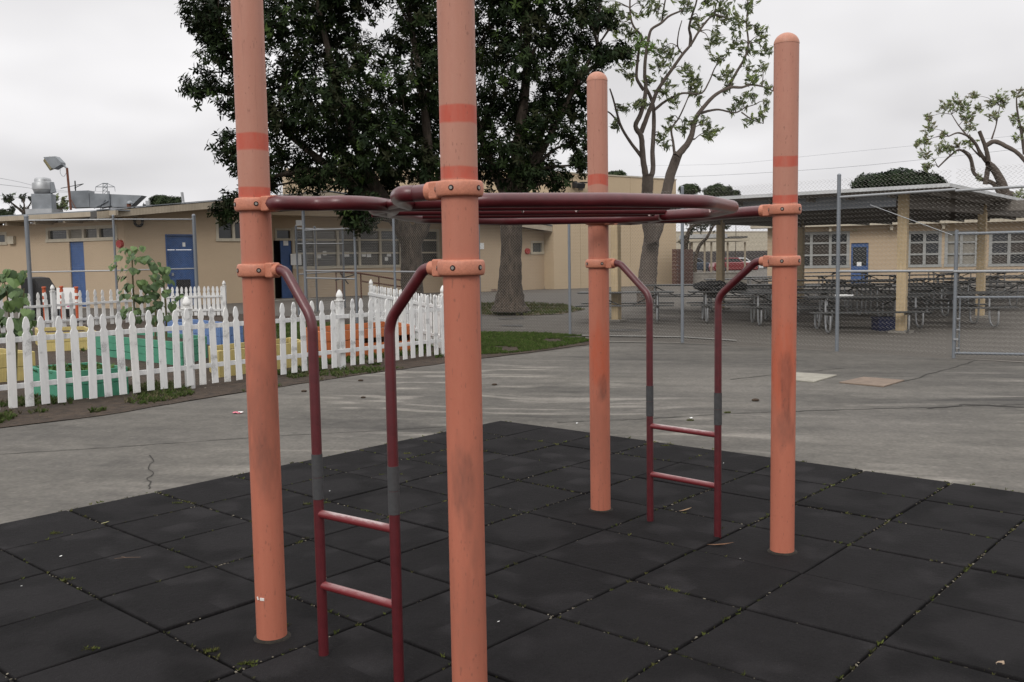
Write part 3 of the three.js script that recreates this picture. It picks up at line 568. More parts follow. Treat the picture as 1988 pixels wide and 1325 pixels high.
{ // wire cage before the classroom windows
  const a = base(577, 27.2), b = base(613, 28.6), c = base(667, 30.3);
  chainFence('window_cage', 'wire cage of pipes before the classroom windows with a small white sign', [a, b, c], { category: 'cage', h: 2.6, mh: 2.5, rails: { 0: [2.55, 2.1, 1.2], 1: [2.55, 2.1, 1.2] }, r: { 0: 0.03 } });
  const s = tag(mesh('cage_sign', box(0.2, 0.16, 0.01), M.paper, scene), 'small blank white sign wired to the cage before the classroom windows', 'sign'); s.position.copy(P(581, 433, 27.1)); s.rotation.y = 0.1;
}
// ---------------------------------------------------------------- buildings
function wallFrame(p0, p1) {
  const len = Math.hypot(p1.x - p0.x, p1.z - p0.z), r = facing(p0, p1), d = V((p1.x - p0.x) / len, 0, (p1.z - p0.z) / len), n = V(Math.sin(r), 0, Math.cos(r)), y = gy(p0.z) - 0.02;
  const loc = (px, py, dz = 0) => { const o = V(p0.x, 0, p0.z).addScaledVector(n, dz), q = onPlane(px, py, o, n); return [q.clone().sub(o).dot(d), q.y - y]; };
  return { len, r, pos: V(p0.x, y, p0.z), loc, n, d, rect: (x0, y0, x1, y1, dz) => { const a = loc(x0, y1, dz), b = loc(x1, y0, dz), c = loc(x0, y0, dz), e = loc(x1, y1, dz); return [a[0], b[0], (a[1] + e[1]) / 2, (b[1] + c[1]) / 2]; } };   // x0,x1,ylow,yhigh
}
function wallGeo(outline, holes, thick) {
  const s = new THREE.Shape(outline.map(([x, y]) => new THREE.Vector2(x, y)));
  for (const [x0, x1, y0, y1] of holes) s.holes.push(new THREE.Path([[x0, y0], [x1, y0], [x1, y1], [x0, y1]].map(([x, y]) => new THREE.Vector2(x, y))));
  const g = new THREE.ExtrudeGeometry(s, { depth: thick, bevelEnabled: false }); g.translate(0, 0, -thick); return g;
}
function windowIn(parent, [x0, x1, y0, y1], cols, rows, o = {}) {       // frame, mullions and separate panes, set back in the opening
  const z = o.z || 0, f = o.f || 0.06, w = mesh('window', [span(x0 - 0.03, x1 + 0.03, y0 - 0.05, y0 + f * 0.6, z - 0.14, z + 0.04), span(x0, x1, y1 - f, y1 + 0.01, z - 0.13, z + 0.012), span(x0 - 0.01, x0 + f, y0, y1, z - 0.128, z + 0.014), span(x1 - f, x1 + 0.01, y0, y1, z - 0.128, z + 0.014),
    ...cols.slice(1, -1).map((c) => { const x = x0 + (x1 - x0) * c; return span(x - f * 0.5, x + f * 0.5, y0, y1, z - 0.126, z + 0.008); }), ...rows.slice(1, -1).map((c) => { const y = y0 + (y1 - y0) * c; return span(x0, x1, y - f * 0.32, y + f * 0.32, z - 0.12, z - 0.01); })], o.frame || M.cream, parent);
  for (let i = 0; i < cols.length - 1; i++) for (let j = 0; j < rows.length - 1; j++) {
    const a = x0 + (x1 - x0) * cols[i], b = x0 + (x1 - x0) * cols[i + 1], c = y0 + (y1 - y0) * rows[j], d = y0 + (y1 - y0) * rows[j + 1];
    mesh('pane', span(a, b, c, d, z - 0.10, z - 0.085), (o.pick && o.pick(i, j)) || M.glass, w);
  }
  return w;
}
const even = (n) => Array.from({ length: n + 1 }, (_, i) => i / n);
const fA0 = G(470, 588), fB0 = G(1100, 560);
const fn0 = V(-(fB0.z - fA0.z), 0, fB0.x - fA0.x).normalize();
const corner = onPlane(247, 560, fA0, fn0).setY(0), fEnd = onPlane(1097, 560, fA0, fn0).setY(0);
const fw = wallFrame(corner, fEnd);
const school = thing('classroom_building', 'low tan classroom building with shallow gable roof, blue doors and a window wall', 'building', null, fw.pos, fw.r);
{
  const L = fw.loc, top = (px, py) => L(px, py);
  const rdg = L(640, 374), rEnd = L(1097, 437), lEnd = L(247, 402);
  const DZ = -1.3, rec = [L(532, 560)[0], fw.rect(569, 444, 852, 518, DZ)[1] + 0.12, -0.01, L(700, 421)[1]];
  const door = fw.rect(329, 458, 375, 590); door[2] = 0; 
  const win = fw.rect(420, 428, 480, 466), small = fw.rect(1031, 468, 1055, 492);
  mesh('wall', wallGeo([[0, -0.3], [rec[0], -0.3], [rec[0], rec[3]], [rec[1], rec[3]], [rec[1], -0.3], [fw.len, -0.3], [fw.len, rEnd[1] - 0.15], [rdg[0], rdg[1] - 0.15], [0, lEnd[1] - 0.15]], [door, win, small], 0.25), M.beige, school);
  // side cheeks, ceiling and back of the recess
  mesh('porch_ceiling', [span(rec[0] - 0.2, rec[1] + 0.2, rec[3] + 0.004, rec[3] + 0.1, DZ - 0.2, -0.26)], M.beige, school);
  mesh('porch_cheek', [span(rec[0] - 0.25, rec[0] - 0.004, 0, rec[3], DZ - 0.2, -0.252)], M.beige, school);
  mesh('porch_cheek', [span(rec[1] + 0.004, rec[1] + 0.25, 0, rec[3], DZ - 0.2, -0.252)], M.beige, school);
  const rr4 = (x0, y0, x1, y1) => fw.rect(x0, y0, x1, y1, DZ);
  const wall2 = rr4(569, 444, 852, 518), dr = rr4(534, 467, 566, 568), tr = rr4(534, 444, 566, 465); dr[2] = 0.12;
  mesh('recessed_wall', (() => { const g = wallGeo([[rec[0] - 0.2, -0.3], [rec[1] + 0.2, -0.3], [rec[1] + 0.2, rec[3] + 0.05], [rec[0] - 0.2, rec[3] + 0.05]], [wall2, dr, tr], 0.2); g.translate(0, 0, DZ); return g; })(), M.beige, school);
  const tints = [M.glass, mat([0.045, 0.043, 0.038], 0.1, { map: null }), mat([0.075, 0.07, 0.06], 0.15, { map: null }), mat([0.03, 0.034, 0.034], 0.08, { map: null })];
  windowIn(school, wall2, even(7), [0, 0.36, 0.7, 1], { z: DZ, f: 0.1, pick: (i, j) => tints[Math.floor(hash2(i, j, 12) * 4)] });
  windowIn(school, tr, [0, 1], [0, 1], { z: DZ, f: 0.07 });
  // notices taped inside the windows
  for (const [x, y, w, h] of [[620, 497, 9, 10], [632, 492, 7, 8], [675, 494, 9, 9], [708, 494, 8, 9], [718, 495, 8, 9], [757, 494, 8, 8], [752, 503, 6, 7], [574, 504, 20, 22]]) { const q = fw.rect(x - w / 2, y - h / 2, x + w / 2, y + h / 2, DZ); mesh('notice', span(q[0], q[1], q[2], q[3], DZ - 0.084 + (w > 15 ? 0.09 : 0), DZ - 0.08 + (w > 15 ? 0.1 : 0)), M.paper, school); }
  // half open blue door in the recess with dark room behind
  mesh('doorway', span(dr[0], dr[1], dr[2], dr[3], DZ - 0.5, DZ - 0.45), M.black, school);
  const d2 = mesh('door', span(dr[0] + (dr[1] - dr[0]) * 0.4, dr[1], dr[2], dr[3], DZ - 0.1, DZ - 0.05), M.blue, school);
  { const q = rr4(551, 467, 560, 477); mesh('door_notice', span(q[0], q[1], q[2], q[3], DZ - 0.048, DZ - 0.04), M.paper, d2); }
  mesh('door_step', [span(rec[0] - 0.1, rec[0] + 1.7, -0.1, 0.12, DZ, 0.3), span(rec[0] - 0.1, rec[0] + 1.7, -0.1, 0.04, 0.302, 0.6)], M.concrete, school);
  // blue door beside the front window: leaf, top panel, kick grille
  const bd = mesh('door', [span(door[0], door[1], -0.1, door[3] * 0.8, -0.12, -0.05), span(door[0], door[1], door[3] * 0.8 + 0.02, door[3], -0.12, -0.055)], M.blue, school);
  mesh('door_frame', [span(door[0] - 0.05, door[0] - 0.002, 0, door[3] + 0.05, -0.1, 0.02), span(door[1] + 0.002, door[1] + 0.05, 0, door[3] + 0.05, -0.1, 0.02), span(door[0] - 0.002, door[1] + 0.002, door[3] + 0.002, door[3] + 0.05, -0.1, 0.02)], M.blue, school);
  { const q = fw.rect(344, 543, 370, 575); mesh('grille', span(q[0], q[1], 0.3, q[3], -0.048, -0.035), M.black, bd); const w = fw.rect(355, 471, 360, 479); mesh('door_sign', span(w[0], w[1], w[2], w[3], -0.05, -0.044), M.paper, bd); const h = fw.rect(334, 530, 337, 536); mesh('handle', span(h[0], h[1], h[2], h[3], -0.05, 0.0), M.galvLight, bd); }
  windowIn(school, win, [0, 0.55, 1], [0, 1], { f: 0.09 });
  windowIn(school, small, [0, 1], [0, 1], { f: 0.1, pick: () => mat([0.09, 0.1, 0.1], 0.12, { map: null }) });
  for (const [x0, y0, x1, y1] of [[953, 561, 964, 569], [1056, 556, 1066, 563], [1020, 576, 1021, 577]].slice(0, 2)) { const q = fw.rect(x0, y0, x1, y1); const v = mesh('wall_vent', span(q[0], q[1], q[2], q[3], 0.002, 0.02), M.fascia, school); for (let k = 0; k < 3; k++) mesh('vent_slat', span(q[0] + 0.02, q[1] - 0.02, q[2] + (q[3] - q[2]) * (0.12 + k * 0.3), q[2] + (q[3] - q[2]) * (0.26 + k * 0.3), 0.021, 0.028), M.rust, v); }
  const disc = (px, py, r, m, name) => { const q = L(px, py), o = mesh(name, new THREE.CylinderGeometry(r, r * 1.1, 0.09, 16).rotateX(Math.PI / 2), m, school); o.position.set(q[0], q[1], 0.05); return o; };
  disc(1023, 488, 0.13, M.red, 'alarm_bell'); 
  { const q = L(1073, 476), o = mesh('wall_lamp', [box(0.12, 0.2, 0.1, 0, 0, 0.05), box(0.2, 0.1, 0.22, 0, -0.14, 0.12), lathe([[0.09, -0.04], [0.06, 0.04], [0.02, 0.08]], 10).translate(0, 0.12, 0.1)], M.fascia, school); o.position.set(q[0], q[1], 0); }
  { const q = fw.rect(930, 472, 939, 484); mesh('wall_sign', span(q[0], q[1], q[2], q[3], 0.002, 0.02), M.paper, school); }
  { const q = L(266, 432), o = mesh('wall_horn', [new THREE.TorusGeometry(0.13, 0.045, 8, 16, Math.PI).rotateZ(Math.PI), box(0.07, 0.12, 0.12, -0.13, 0.08, 0), box(0.07, 0.12, 0.12, 0.13, 0.08, 0)], M.black, school); o.position.set(q[0], q[1], 0.14); }
  // roof: two shallow slabs seen along the gable, boards along the rake
  const ov = 0.65, rl = fw.loc(188, 409, ov), rm = fw.loc(640, 372, ov), rq = fw.loc(1146, 450, ov), DEPTH = 13, th = 0.26;
  const slab = (a, b, z0, z1, t, dn = 0) => { const g = prism([[a[0], a[1] - dn], [b[0], b[1] - dn], [b[0], b[1] - t], [a[0], a[1] - t]], z1 - z0); g.translate(0, 0, z0); return g; };
  mesh('roof', slab(rl, rm, -DEPTH, ov - 0.05, th - 0.04), M.roofDark, school); mesh('roof', slab([rm[0] + 0.002, rm[1]], rq, -DEPTH, ov - 0.05, th - 0.04), M.roofDark, school);
  mesh('rake_board', slab(rl, rm, ov - 0.048, ov, th, 0.03), M.fascia, school); mesh('rake_board', slab([rm[0] + 0.002, rm[1]], rq, ov - 0.048, ov, th, 0.03), M.fascia, school);
  mesh('roof_edge', slab([rl[0], rl[1] + 0.035], [rm[0], rm[1] + 0.035], ov - 0.1, ov + 0.02, 0.028), M.tinDark, school); mesh('roof_edge', slab([rm[0] + 0.002, rm[1] + 0.035], [rq[0], rq[1] + 0.035], ov - 0.1, ov + 0.02, 0.028), M.tinDark, school);
  // right hand end: recess with darker wall and slim posts before the hall
  mesh('end_wall', [span(fw.len - 0.25, fw.len, -0.3, rEnd[1] - 0.2, -6, -0.252)], M.beige, school);
  for (const px of [1121, 1133]) { const q = fw.loc(px, 555, -0.4); mesh('porch_post', span(q[0] - 0.05, q[0] + 0.05, -0.1, 2.9, -0.45, -0.35), M.fascia, school); }
  // eave side of the wing, running back to the left
  const far = base(-90, 35.6), c0 = V(corner.x, 0, corner.z), ew = wallFrame(far, c0), dy = ew.pos.y - fw.pos.y;
  const sub = new THREE.Group(); sub.name = 'side_wing'; const inv = new THREE.Matrix4().makeRotationY(-fw.r);
  sub.position.copy(ew.pos.clone().sub(fw.pos).applyMatrix4(inv)); sub.rotation.y = ew.r - fw.r; school.add(sub);
  const dr2 = ew.rect(140, 469, 161, 588), wn = ew.rect(90, 440, 226, 466), wn2 = ew.rect(-40, 452, 12, 474); dr2[2] = 0;
  const Hh = ew.loc(200, 428)[1];
  mesh('wall', wallGeo([[0, -0.3], [ew.len - 0.02, -0.3], [ew.len - 0.02, Hh], [0, Hh]], [dr2, wn, wn2], 0.25), M.beige, sub);
  windowIn(sub, wn, [0, 0.31, 0.53, 0.74, 1], [0, 1], { f: 0.1, pick: (i) => (i === 1 ? M.blind : tints[i % 3]) }); windowIn(sub, wn2, [0, 0.5, 1], [0, 1], { f: 0.1 });
  mesh('door', span(dr2[0], dr2[1], dr2[2], dr2[3], -0.12, -0.05), M.blue, sub);
  { const q = ew.rect(19, 459, 30, 474); mesh('wall_box', span(q[0], q[1], q[2], q[3], 0.002, 0.12), M.cream, sub); }
  { const q = ew.loc(234, 474), o = mesh('alarm_bell', new THREE.CylinderGeometry(0.13, 0.15, 0.09, 16).rotateX(Math.PI / 2), M.red, sub); o.position.set(q[0], q[1], 0.05); }
  const e1 = ew.loc(0, 426, 0.8), e2 = ew.loc(190, 407, 0.8), ey = (e1[1] + e2[1]) / 2;
  mesh('eave', [span(0, ew.len + 0.35, ey - 0.16, ey - 0.04, -0.3, 0.77)], M.fascia, sub); mesh('gutter', [span(0, ew.len + 0.62, ey - 0.15, ey + 0.01, 0.772, 0.88)], M.fascia, sub); mesh('roof_edge', [span(0, ew.len + 0.6, ey + 0.012, ey + 0.05, -0.4, 0.86)], M.tinDark, sub);
  for (let k = 0; k < 7; k++) mesh('rafter_tail', span(ew.len - 0.6 - k * 1.5, ew.len - 0.5 - k * 1.5, ey - 0.3, ey - 0.162, -0.2, 0.72), M.fascia, sub);
}
// ---------------------------------------------------------------- hall
const hw = wallFrame(base(1075, 43.2), base(1313, 48.6));
const hall = thing('school_hall', 'tall plain cream hall with flat parapet rising behind the classrooms', 'building', null, hw.pos, hw.r);
{
  const a = hw.loc(1080, 333), b = hw.loc(1313, 352), y = (a[1] + b[1]) / 2, n = 5;
  for (let k = 0; k < n; k++) mesh('wall_panel', span(hw.len * k / n + 0.008, hw.len * (k + 1) / n - 0.008, -0.4, y, -0.3, 0), M.beigeHall, hall);
  mesh('wall', [span(0.02, hw.len - 0.02, -0.4, y - 0.03, -9, -0.302)], M.beigeHall, hall);
  mesh('coping', [span(-0.03, hw.len + 0.03, y, y + 0.06, -0.34, 0.03)], M.cream, hall);
  { const q = hw.loc(1116, 361), o = mesh('flood_lamp', [box(0.5, 0.22, 0.3, 0, 0, 0.3, 0.3), box(0.14, 0.3, 0.2, -0.1, 0.05, 0.1), box(0.34, 0.05, 0.2, 0.3, 0.14, 0.3)], M.black, hall); o.position.set(q[0], q[1], 0); }
  { const q = hw.rect(1123, 362, 1131, 370), v = mesh('louvre', span(q[0], q[1], q[2], q[3], 0.002, 0.03), M.fascia, hall); for (let k = 0; k < 3; k++) mesh('louvre_slat', span(q[0], q[1], q[2] + (q[3] - q[2]) * (0.1 + k * 0.32), q[2] + (q[3] - q[2]) * (0.26 + k * 0.32), 0.032, 0.06), M.roofDark, v); }
  // rear block seen over the classroom roof through the trees
  const w2 = wallFrame(base(560, 46), base(1100, 50)), sub = new THREE.Group(); sub.name = 'rear_block'; sub.position.copy(w2.pos.clone().sub(hw.pos).applyMatrix4(new THREE.Matrix4().makeRotationY(-hw.r))); sub.rotation.y = w2.r - hw.r; hall.add(sub);
  const yy = w2.loc(800, 332)[1]; mesh('wall', [span(0, w2.len - 0.1, -0.4, yy, -4, 0)], M.beigeHall, sub); mesh('coping', [span(-0.04, w2.len - 0.06, yy, yy + 0.07, -0.4, 0.04)], M.cream, sub);
}
// ---------------------------------------------------------------- roof plant of the classroom wing
const onRoof = (name, label, cat, px, py, D) => thing(name, label, cat, null, P(px, py, D));
{ const D = 33, k = D / F0, t = onRoof('exhaust_fan', 'large white rooftop exhaust fan on a square duct base', 'exhaust fan', 86, 414, D);
  mesh('base', [box(50 * k, 10 * k, 46 * k, 0, 2 * k, 0)], M.tin, t); mesh('duct', [box(36 * k, 30 * k, 32 * k, 0, 21 * k, 0, 0, 0.2, 0, 0.02)], M.tinDark, t);
  mesh('drum', lathe([[0, 68], [8, 68], [14, 66], [15, 62], [15, 58], [19, 57], [19.5, 45], [18, 44], [16, 37], [6, 36]].map(([r, y]) => [r * k, y * k]), 24), M.tin, t); mesh('motor', [box(8 * k, 20 * k, 8 * k, 19 * k, 48 * k, 3 * k, 0, 0, 0.2)], M.tinDark, t); }
{ const D = 32.5, k = D / F0, t = onRoof('flood_light', 'tilted flood light on a rusty roof pole', 'lamp', 137, 408, D);
  mesh('pole', [rod(V(0, 0, 0), V(-3 * k, 80 * k, 0), 2.2 * k, 10)], M.rust, t);
  const hg = prism([[-42, 100], [-20, 101], [-10, 90], [-10, 86], [-24, 78], [-28, 80]].map(([x, y]) => [x * k, y * k]), 18 * k, { b: 0.01 }); hg.translate(0, 0, -9 * k); mesh('lamp_head', hg, M.tinDark, t);
  const gl = mesh('lens', [rod(V(-41 * k, 98.5 * k, 0), V(-29 * k, 79.5 * k, 0), 8 * k, 4)], M.lampGlass, t); mesh('bracket', [rod(V(-12 * k, 87 * k, 0), V(-2.5 * k, 79 * k, 0), 1.6 * k, 8), pipe([V(-16 * k, 80 * k, 0), V(-16 * k, 70 * k, 0), V(-10 * k, 64 * k, 0), V(-4 * k, 72 * k, 0)], 0.4 * k, 6)], M.tinDark, t);
  mesh('stay', [rod(V(-2 * k, 26 * k, 0), V(12 * k, 2 * k, 4 * k), 0.7 * k, 6)], M.rust, t); }
{ const D = 34, k = D / F0, t = onRoof('roof_duct', 'long grey sheet metal duct with a slanted end on the classroom roof', 'duct', 160, 404, D);
  mesh('hood', [box(38 * k, 32 * k, 26 * k, 0, 16 * k, 0, 0, 0, 0.02, 0.01)], M.tinDark, t);
  const g = prism([[19.5, 27], [120, 21], [96, 0], [19.5, 0]].map(([x, y]) => [x * k, y * k]), 24 * k); g.translate(0, 0, -12 * k); mesh('duct', g, M.tinDark, t);
  mesh('support', [rod(V(58 * k, -4 * k, 14 * k), V(58 * k, 30 * k, 14 * k), 1.3 * k, 6), rod(V(28 * k, -2 * k, 14 * k), V(56 * k, 12 * k, 14 * k), 1.0 * k, 6), rod(V(38 * k, 0, 14 * k), V(50 * k, 14 * k, 14 * k), 0.7 * k, 6)], M.galv, t); mesh('valve', [rod(V(44 * k, -2 * k, 16 * k), V(62 * k, 1 * k, 16 * k), 1.6 * k, 6)], M.black, t); mesh('aerial', [rod(V(-40 * k, 38 * k, 0), V(4 * k, 46 * k, 0), 0.7 * k, 6), rod(V(-12 * k, 30 * k, 0), V(-12 * k, 52 * k, 0), 1.2 * k, 6), rod(V(4 * k, 46 * k, 0), V(-14 * k, 38 * k, 0), 0.7 * k, 6)], M.black, t); }
{ const D = 33, k = D / F0, t = onRoof('roof_vent', 'small hooded brown vent on the classroom roof', 'vent', 250, 404, D); mesh('pipe', [rod(V(0, 0, 0), V(0, 8 * k, 0), 4 * k, 10)], M.rust, t); mesh('hood', [new THREE.SphereGeometry(6 * k, 12, 6, 0, 6.3, 0, 1.6).translate(2 * k, 8 * k, 0)], M.tinDark, t); }
{ const D = 33.5, k = D / F0, t = onRoof('roof_pipe', 'pale flue pipe standing on the classroom roof ridge', 'pipe', 356, 398, D); mesh('pipe', [rod(V(0, 0, 0), V(-2 * k, 24 * k, 0), 2.6 * k, 10)], M.tin, t); mesh('flashing', [lathe([[6 * k, 0], [2.8 * k, 6 * k]], 12)], M.tin, t); }
{ const D = 34, k = D / F0, t = onRoof('roof_box', 'small pale junction box with a tap on the classroom roof', 'box', 287, 402, D); mesh('housing', [box(7 * k, 12 * k, 6 * k, 0, 6 * k, 0, 0, 0, 0, 0.01)], M.tin, t); mesh('tap', [rod(V(-10 * k, 4 * k, 0), V(-4 * k, 4 * k, 0), 1.4 * k, 6), rod(V(-8 * k, 0, 0), V(-8 * k, 8 * k, 0), 0.8 * k, 6)], M.black, t); }
// ---------------------------------------------------------------- right hand classrooms behind the shelter
const rw = wallFrame(base(1490, 47), base(2090, 42.6));
const annex = thing('classroom_annex', 'low tan classroom block with white framed windows behind the picnic shelter', 'building', null, rw.pos, rw.r);
{
  const w1 = rw.rect(1503, 451, 1650, 519), d1 = rw.rect(1652, 472, 1687, 545), w2 = rw.rect(1762, 449, 1829, 517), w3 = rw.rect(1834, 449, 1900, 516), w4 = rw.rect(1920, 448, 2040, 515); d1[2] = 0.0;
  const eh = rw.loc(1740, 437)[1];
  mesh('wall', wallGeo([[0, -0.4], [rw.len, -0.4], [rw.len, eh], [0, eh]], [w1, d1, w2, w3, w4], 0.25), M.beige, annex);
  mesh('end_wall', [span(0, 0.25, -0.4, eh, -8, -0.252)], M.beige, annex);
  const wf = mat([0.36, 0.365, 0.35], 0.6, { map: streak, scale: 1 }), tint = [M.glass, mat([0.05, 0.042, 0.035], 0.12, { map: null }), mat([0.035, 0.037, 0.04], 0.1, { map: null })];
  for (const [w, c, bl] of [[w1, 4, -1], [w2, 2, -1], [w3, 2, 0], [w4, 3, -1]]) windowIn(annex, w, even(c), [0, 0.34, 0.68, 1], { f: 0.13, frame: wf, pick: (i, j) => bl >= 0 ? M.blind : tint[Math.floor(hash2(i + c, j, 4) * 3)] });
  const dd = mesh('door', [span(d1[0], d1[1], 0, d1[3], -0.12, -0.06)], M.blue, annex); { const q = rw.rect(1656, 480, 1683, 516); mesh('door_glass', span(q[0], q[1], q[2], q[3], -0.058, -0.045), M.glass, dd); const p = rw.rect(1664, 509, 1673, 517); mesh('notice', span(p[0], p[1], p[2], p[3], -0.044, -0.038), M.paper, dd); }
  mesh('eave', [span(-0.8, rw.len, eh, eh + 0.16, -0.4, 0.7)], M.cream, annex); mesh('roof', [(() => { const g = prism([[-0.4, 0], [0.72, 0], [-6, 0.9]], rw.len + 0.8); g.rotateY(Math.PI / 2); g.scale(1, 1, -1); return g.index ? g : g; })().translate(-0.8, eh + 0.162, 0)], M.tinDark, annex);
  { const q = rw.loc(1660, 445), o = mesh('porch_lamp', [box(0.2, 0.1, 0.12)], M.lampGlass, annex); o.position.set(q[0], q[1] - 0.05, 0.12); }
  for (const px of [1546, 1612, 1730, 1830]) { const q = rw.loc(px, 450); mesh('bracket', span(q[0] - 0.06, q[0] + 0.06, eh - 0.25, eh - 0.01, 0.002, 0.5), M.cream, annex); }
}
// ---------------------------------------------------------------- picnic shelter
const S1 = G(1750, 646), S2 = G(1197, 624), S3 = G(1903, 616), rowB = S3.clone().sub(S1).setY(0), S4 = S2.clone().add(rowB), S5 = S4.clone().add(rowB), S6 = S3.clone().add(rowB);
const shelter = thing('picnic_shelter', 'flat roofed picnic shelter with tan square posts and a blue grey front beam', 'shelter', null, V(S1.x, 0, S1.z));
{
  const HB = 2.87, sl = (p, y) => V(p.x - S1.x, y, p.z - S1.z), aDir = S1.clone().sub(S2).setY(0).normalize();
  [[S1, M.shelterPost], [S2, M.shelterPost], [S3, M.shelterPost], [S4, M.shelterPost], [S5, M.shelterPost], [S6, M.shelterPost]].forEach(([p, m]) => { const h = HB - gy(p.z), o = mesh('post', [box(0.19, h, 0.19, 0, h / 2, 0, 0, 0, 0, 0.012)], M.shelterPost, shelter); o.position.copy(sl(p, gy(p.z))); o.rotation.y = facing(S2, S1); const f = mesh('post_footing', [box(0.42, 0.05, 0.42)], M.concrete, o); f.position.y = 0.02; });
  const beam = (a, b, y0, y1, w, m) => { const L = Math.hypot(b.x - a.x, b.z - a.z), o = mesh('beam', [box(L, y1 - y0, w, 0, 0, 0, 0, 0, 0, 0.006)], m, shelter); const c = a.clone().add(b).multiplyScalar(0.5); o.position.copy(sl(c, (y0 + y1) / 2)); o.rotation.y = facing(a, b); };
  const out = rowB.clone().normalize().multiplyScalar(-0.115);
  beam(S2.clone().addScaledVector(aDir, -1).add(out), S1.clone().addScaledVector(aDir, -0.1).add(out), HB - 0.27, HB + 0.0, 0.03, M.beam);
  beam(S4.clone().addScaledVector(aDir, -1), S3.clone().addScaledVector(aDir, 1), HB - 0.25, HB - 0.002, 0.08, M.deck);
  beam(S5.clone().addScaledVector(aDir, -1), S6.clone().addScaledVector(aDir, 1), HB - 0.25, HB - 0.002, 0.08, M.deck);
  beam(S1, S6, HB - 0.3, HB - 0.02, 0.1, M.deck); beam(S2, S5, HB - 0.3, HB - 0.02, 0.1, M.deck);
  const RY = 2.93, FR = atY(1845, 359, RY), FL0 = atY(1430, 383, RY), FL = FR.clone().add(FL0.clone().sub(FR).multiplyScalar(1.72)), side = atY(1988, 389, RY).sub(FR), BR = FR.clone().addScaledVector(side, 2.5), BL = FL.clone().addScaledVector(side, 2.5);  // rear and left reach of the roof stretched to darken the space below
  const slab = (grow, y0, y1) => { const c = [FL, FR, BR, BL], m = c.reduce((a, b) => a.clone().add(b), V()).multiplyScalar(0.25), g = new THREE.ExtrudeGeometry(new THREE.Shape(c.map((p) => { const q = m.clone().lerp(p, grow); return new THREE.Vector2(q.x - S1.x, -(q.z - S1.z)); })), { depth: y1 - y0, bevelEnabled: false }); g.rotateX(-Math.PI / 2); g.translate(0, y0, 0); return g; };
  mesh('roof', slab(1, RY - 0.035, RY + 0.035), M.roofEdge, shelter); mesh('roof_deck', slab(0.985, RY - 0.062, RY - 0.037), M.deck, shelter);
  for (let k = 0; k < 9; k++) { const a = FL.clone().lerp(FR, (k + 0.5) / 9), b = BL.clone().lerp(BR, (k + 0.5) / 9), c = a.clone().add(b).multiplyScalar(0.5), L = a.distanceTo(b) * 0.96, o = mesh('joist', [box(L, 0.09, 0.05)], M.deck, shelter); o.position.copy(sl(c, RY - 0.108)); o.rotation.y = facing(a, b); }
}
// ---------------------------------------------------------------- picnic tables
const proto = thing('picnic_table', 'grey metal picnic table with attached benches among the rows under the shelter', 'picnic table', 'picnic tables under the shelter', V(0, -50, 0));
{
  const Lx = 2.35, T = M.table;
  for (let k = 0; k < 4; k++) mesh('top_plank', box(Lx, 0.035, 0.165, 0, 0.74, -0.27 + k * 0.18, 0, 0, 0, 0.006), T, proto);
  for (const s of [-1, 1]) for (let k = 0; k < 2; k++) mesh('bench_plank', box(Lx, 0.03, 0.12, 0, 0.44, s * (0.62 + k * 0.135), 0, 0, 0, 0.006), T, proto);
  for (const s of [-1, 1]) {
    const x = s * 0.78, f = mesh('leg_frame', [box(0.045, 0.045, 1.5, x, 0.40, 0), box(0.04, 0.04, 0.66, x, 0.70, 0), rod(V(x, 0.70, 0), V(x - s * 0.62, 0.42, 0), 0.016, 8)], T, proto);
    for (const q of [-1, 1]) mesh('leg', pipe([V(x, 0.70, q * 0.26), V(x, 0.4, q * 0.27), V(x, 0.16, q * 0.3), V(x, 0.05, q * 0.4), V(x, 0.025, q * 0.56), V(x, 0.08, q * 0.7), V(x, 0.24, q * 0.73), V(x, 0.40, q * 0.72)], 0.022, 8, 0.06), M.galvLight, proto);
  }
}
{
  const spots = [[1215, 22.9, 0.12], [1325, 26.4, 0.1], [1432, 22.6, 0.06], [1672, 19.6, 0.05], [1842, 20.4, 0.02], [1535, 21.6, 0.04], [1600, 24.2, 0.05], [1760, 23.4, 0.03], [1450, 25.6, 0.07], [1930, 25.2, 0.0], [1690, 26.8, 0.04], [1560, 28.2, 0.05], [1840, 27.6, 0.02], [1980, 29.0, 0.0], [1640, 31.4, 0.03], [1780, 31.0, 0.03], [1900, 32.2, 0.0], [1500, 31.5, 0.05], [1720, 34.5, 0.03], [1850, 35.0, 0.02], [1580, 35.0, 0.04], [1960, 34.6, 0.0], [1440, 30.0, 0.05]];
  const special = { 0: 'grey metal picnic table standing free by the left shelter post', 1: 'grey metal picnic table in front of the forked tree trunk', 2: 'grey metal picnic table with a heap of black jackets on it' };
  spots.forEach(([px, D, a], i) => {
    const p = base(px, D), turn = -a - 0.06;
    if (i === 0) { proto.position.copy(p); proto.rotation.y = turn; proto.userData = { ...proto.userData, label: special[0] }; }
    else copyOf(proto, p, turn, special[i] || 'grey metal picnic table with attached benches in the packed rows under the shelter roof');
    if (i === 2) { // jackets heaped on the table
      const parts = []; for (let k = 0; k < 16; k++) { const g = new THREE.IcosahedronGeometry(rr(0.1, 0.17), 2), q = g.attributes.position; for (let v = 0; v < q.count; v++) { const s = 1 + 1.0 * (vnoise(q.getX(v) * 14 + k * 9, q.getY(v) * 14 + q.getZ(v) * 9, 3) - 0.5); q.setXYZ(v, q.getX(v) * s * 1.6, q.getY(v) * s * 0.85, q.getZ(v) * s); } g.translate(rr(-0.55, 0.4), rr(0.02, 0.1), rr(-0.2, 0.2)); g.computeVertexNormals(); parts.push(g); }
      const o = tag(mesh('jacket_pile', parts, M.black, scene), 'heap of black jackets lying on a picnic table', 'clothes'); o.position.set(p.x - 0.35, p.y + 0.79, p.z); }
  });
}
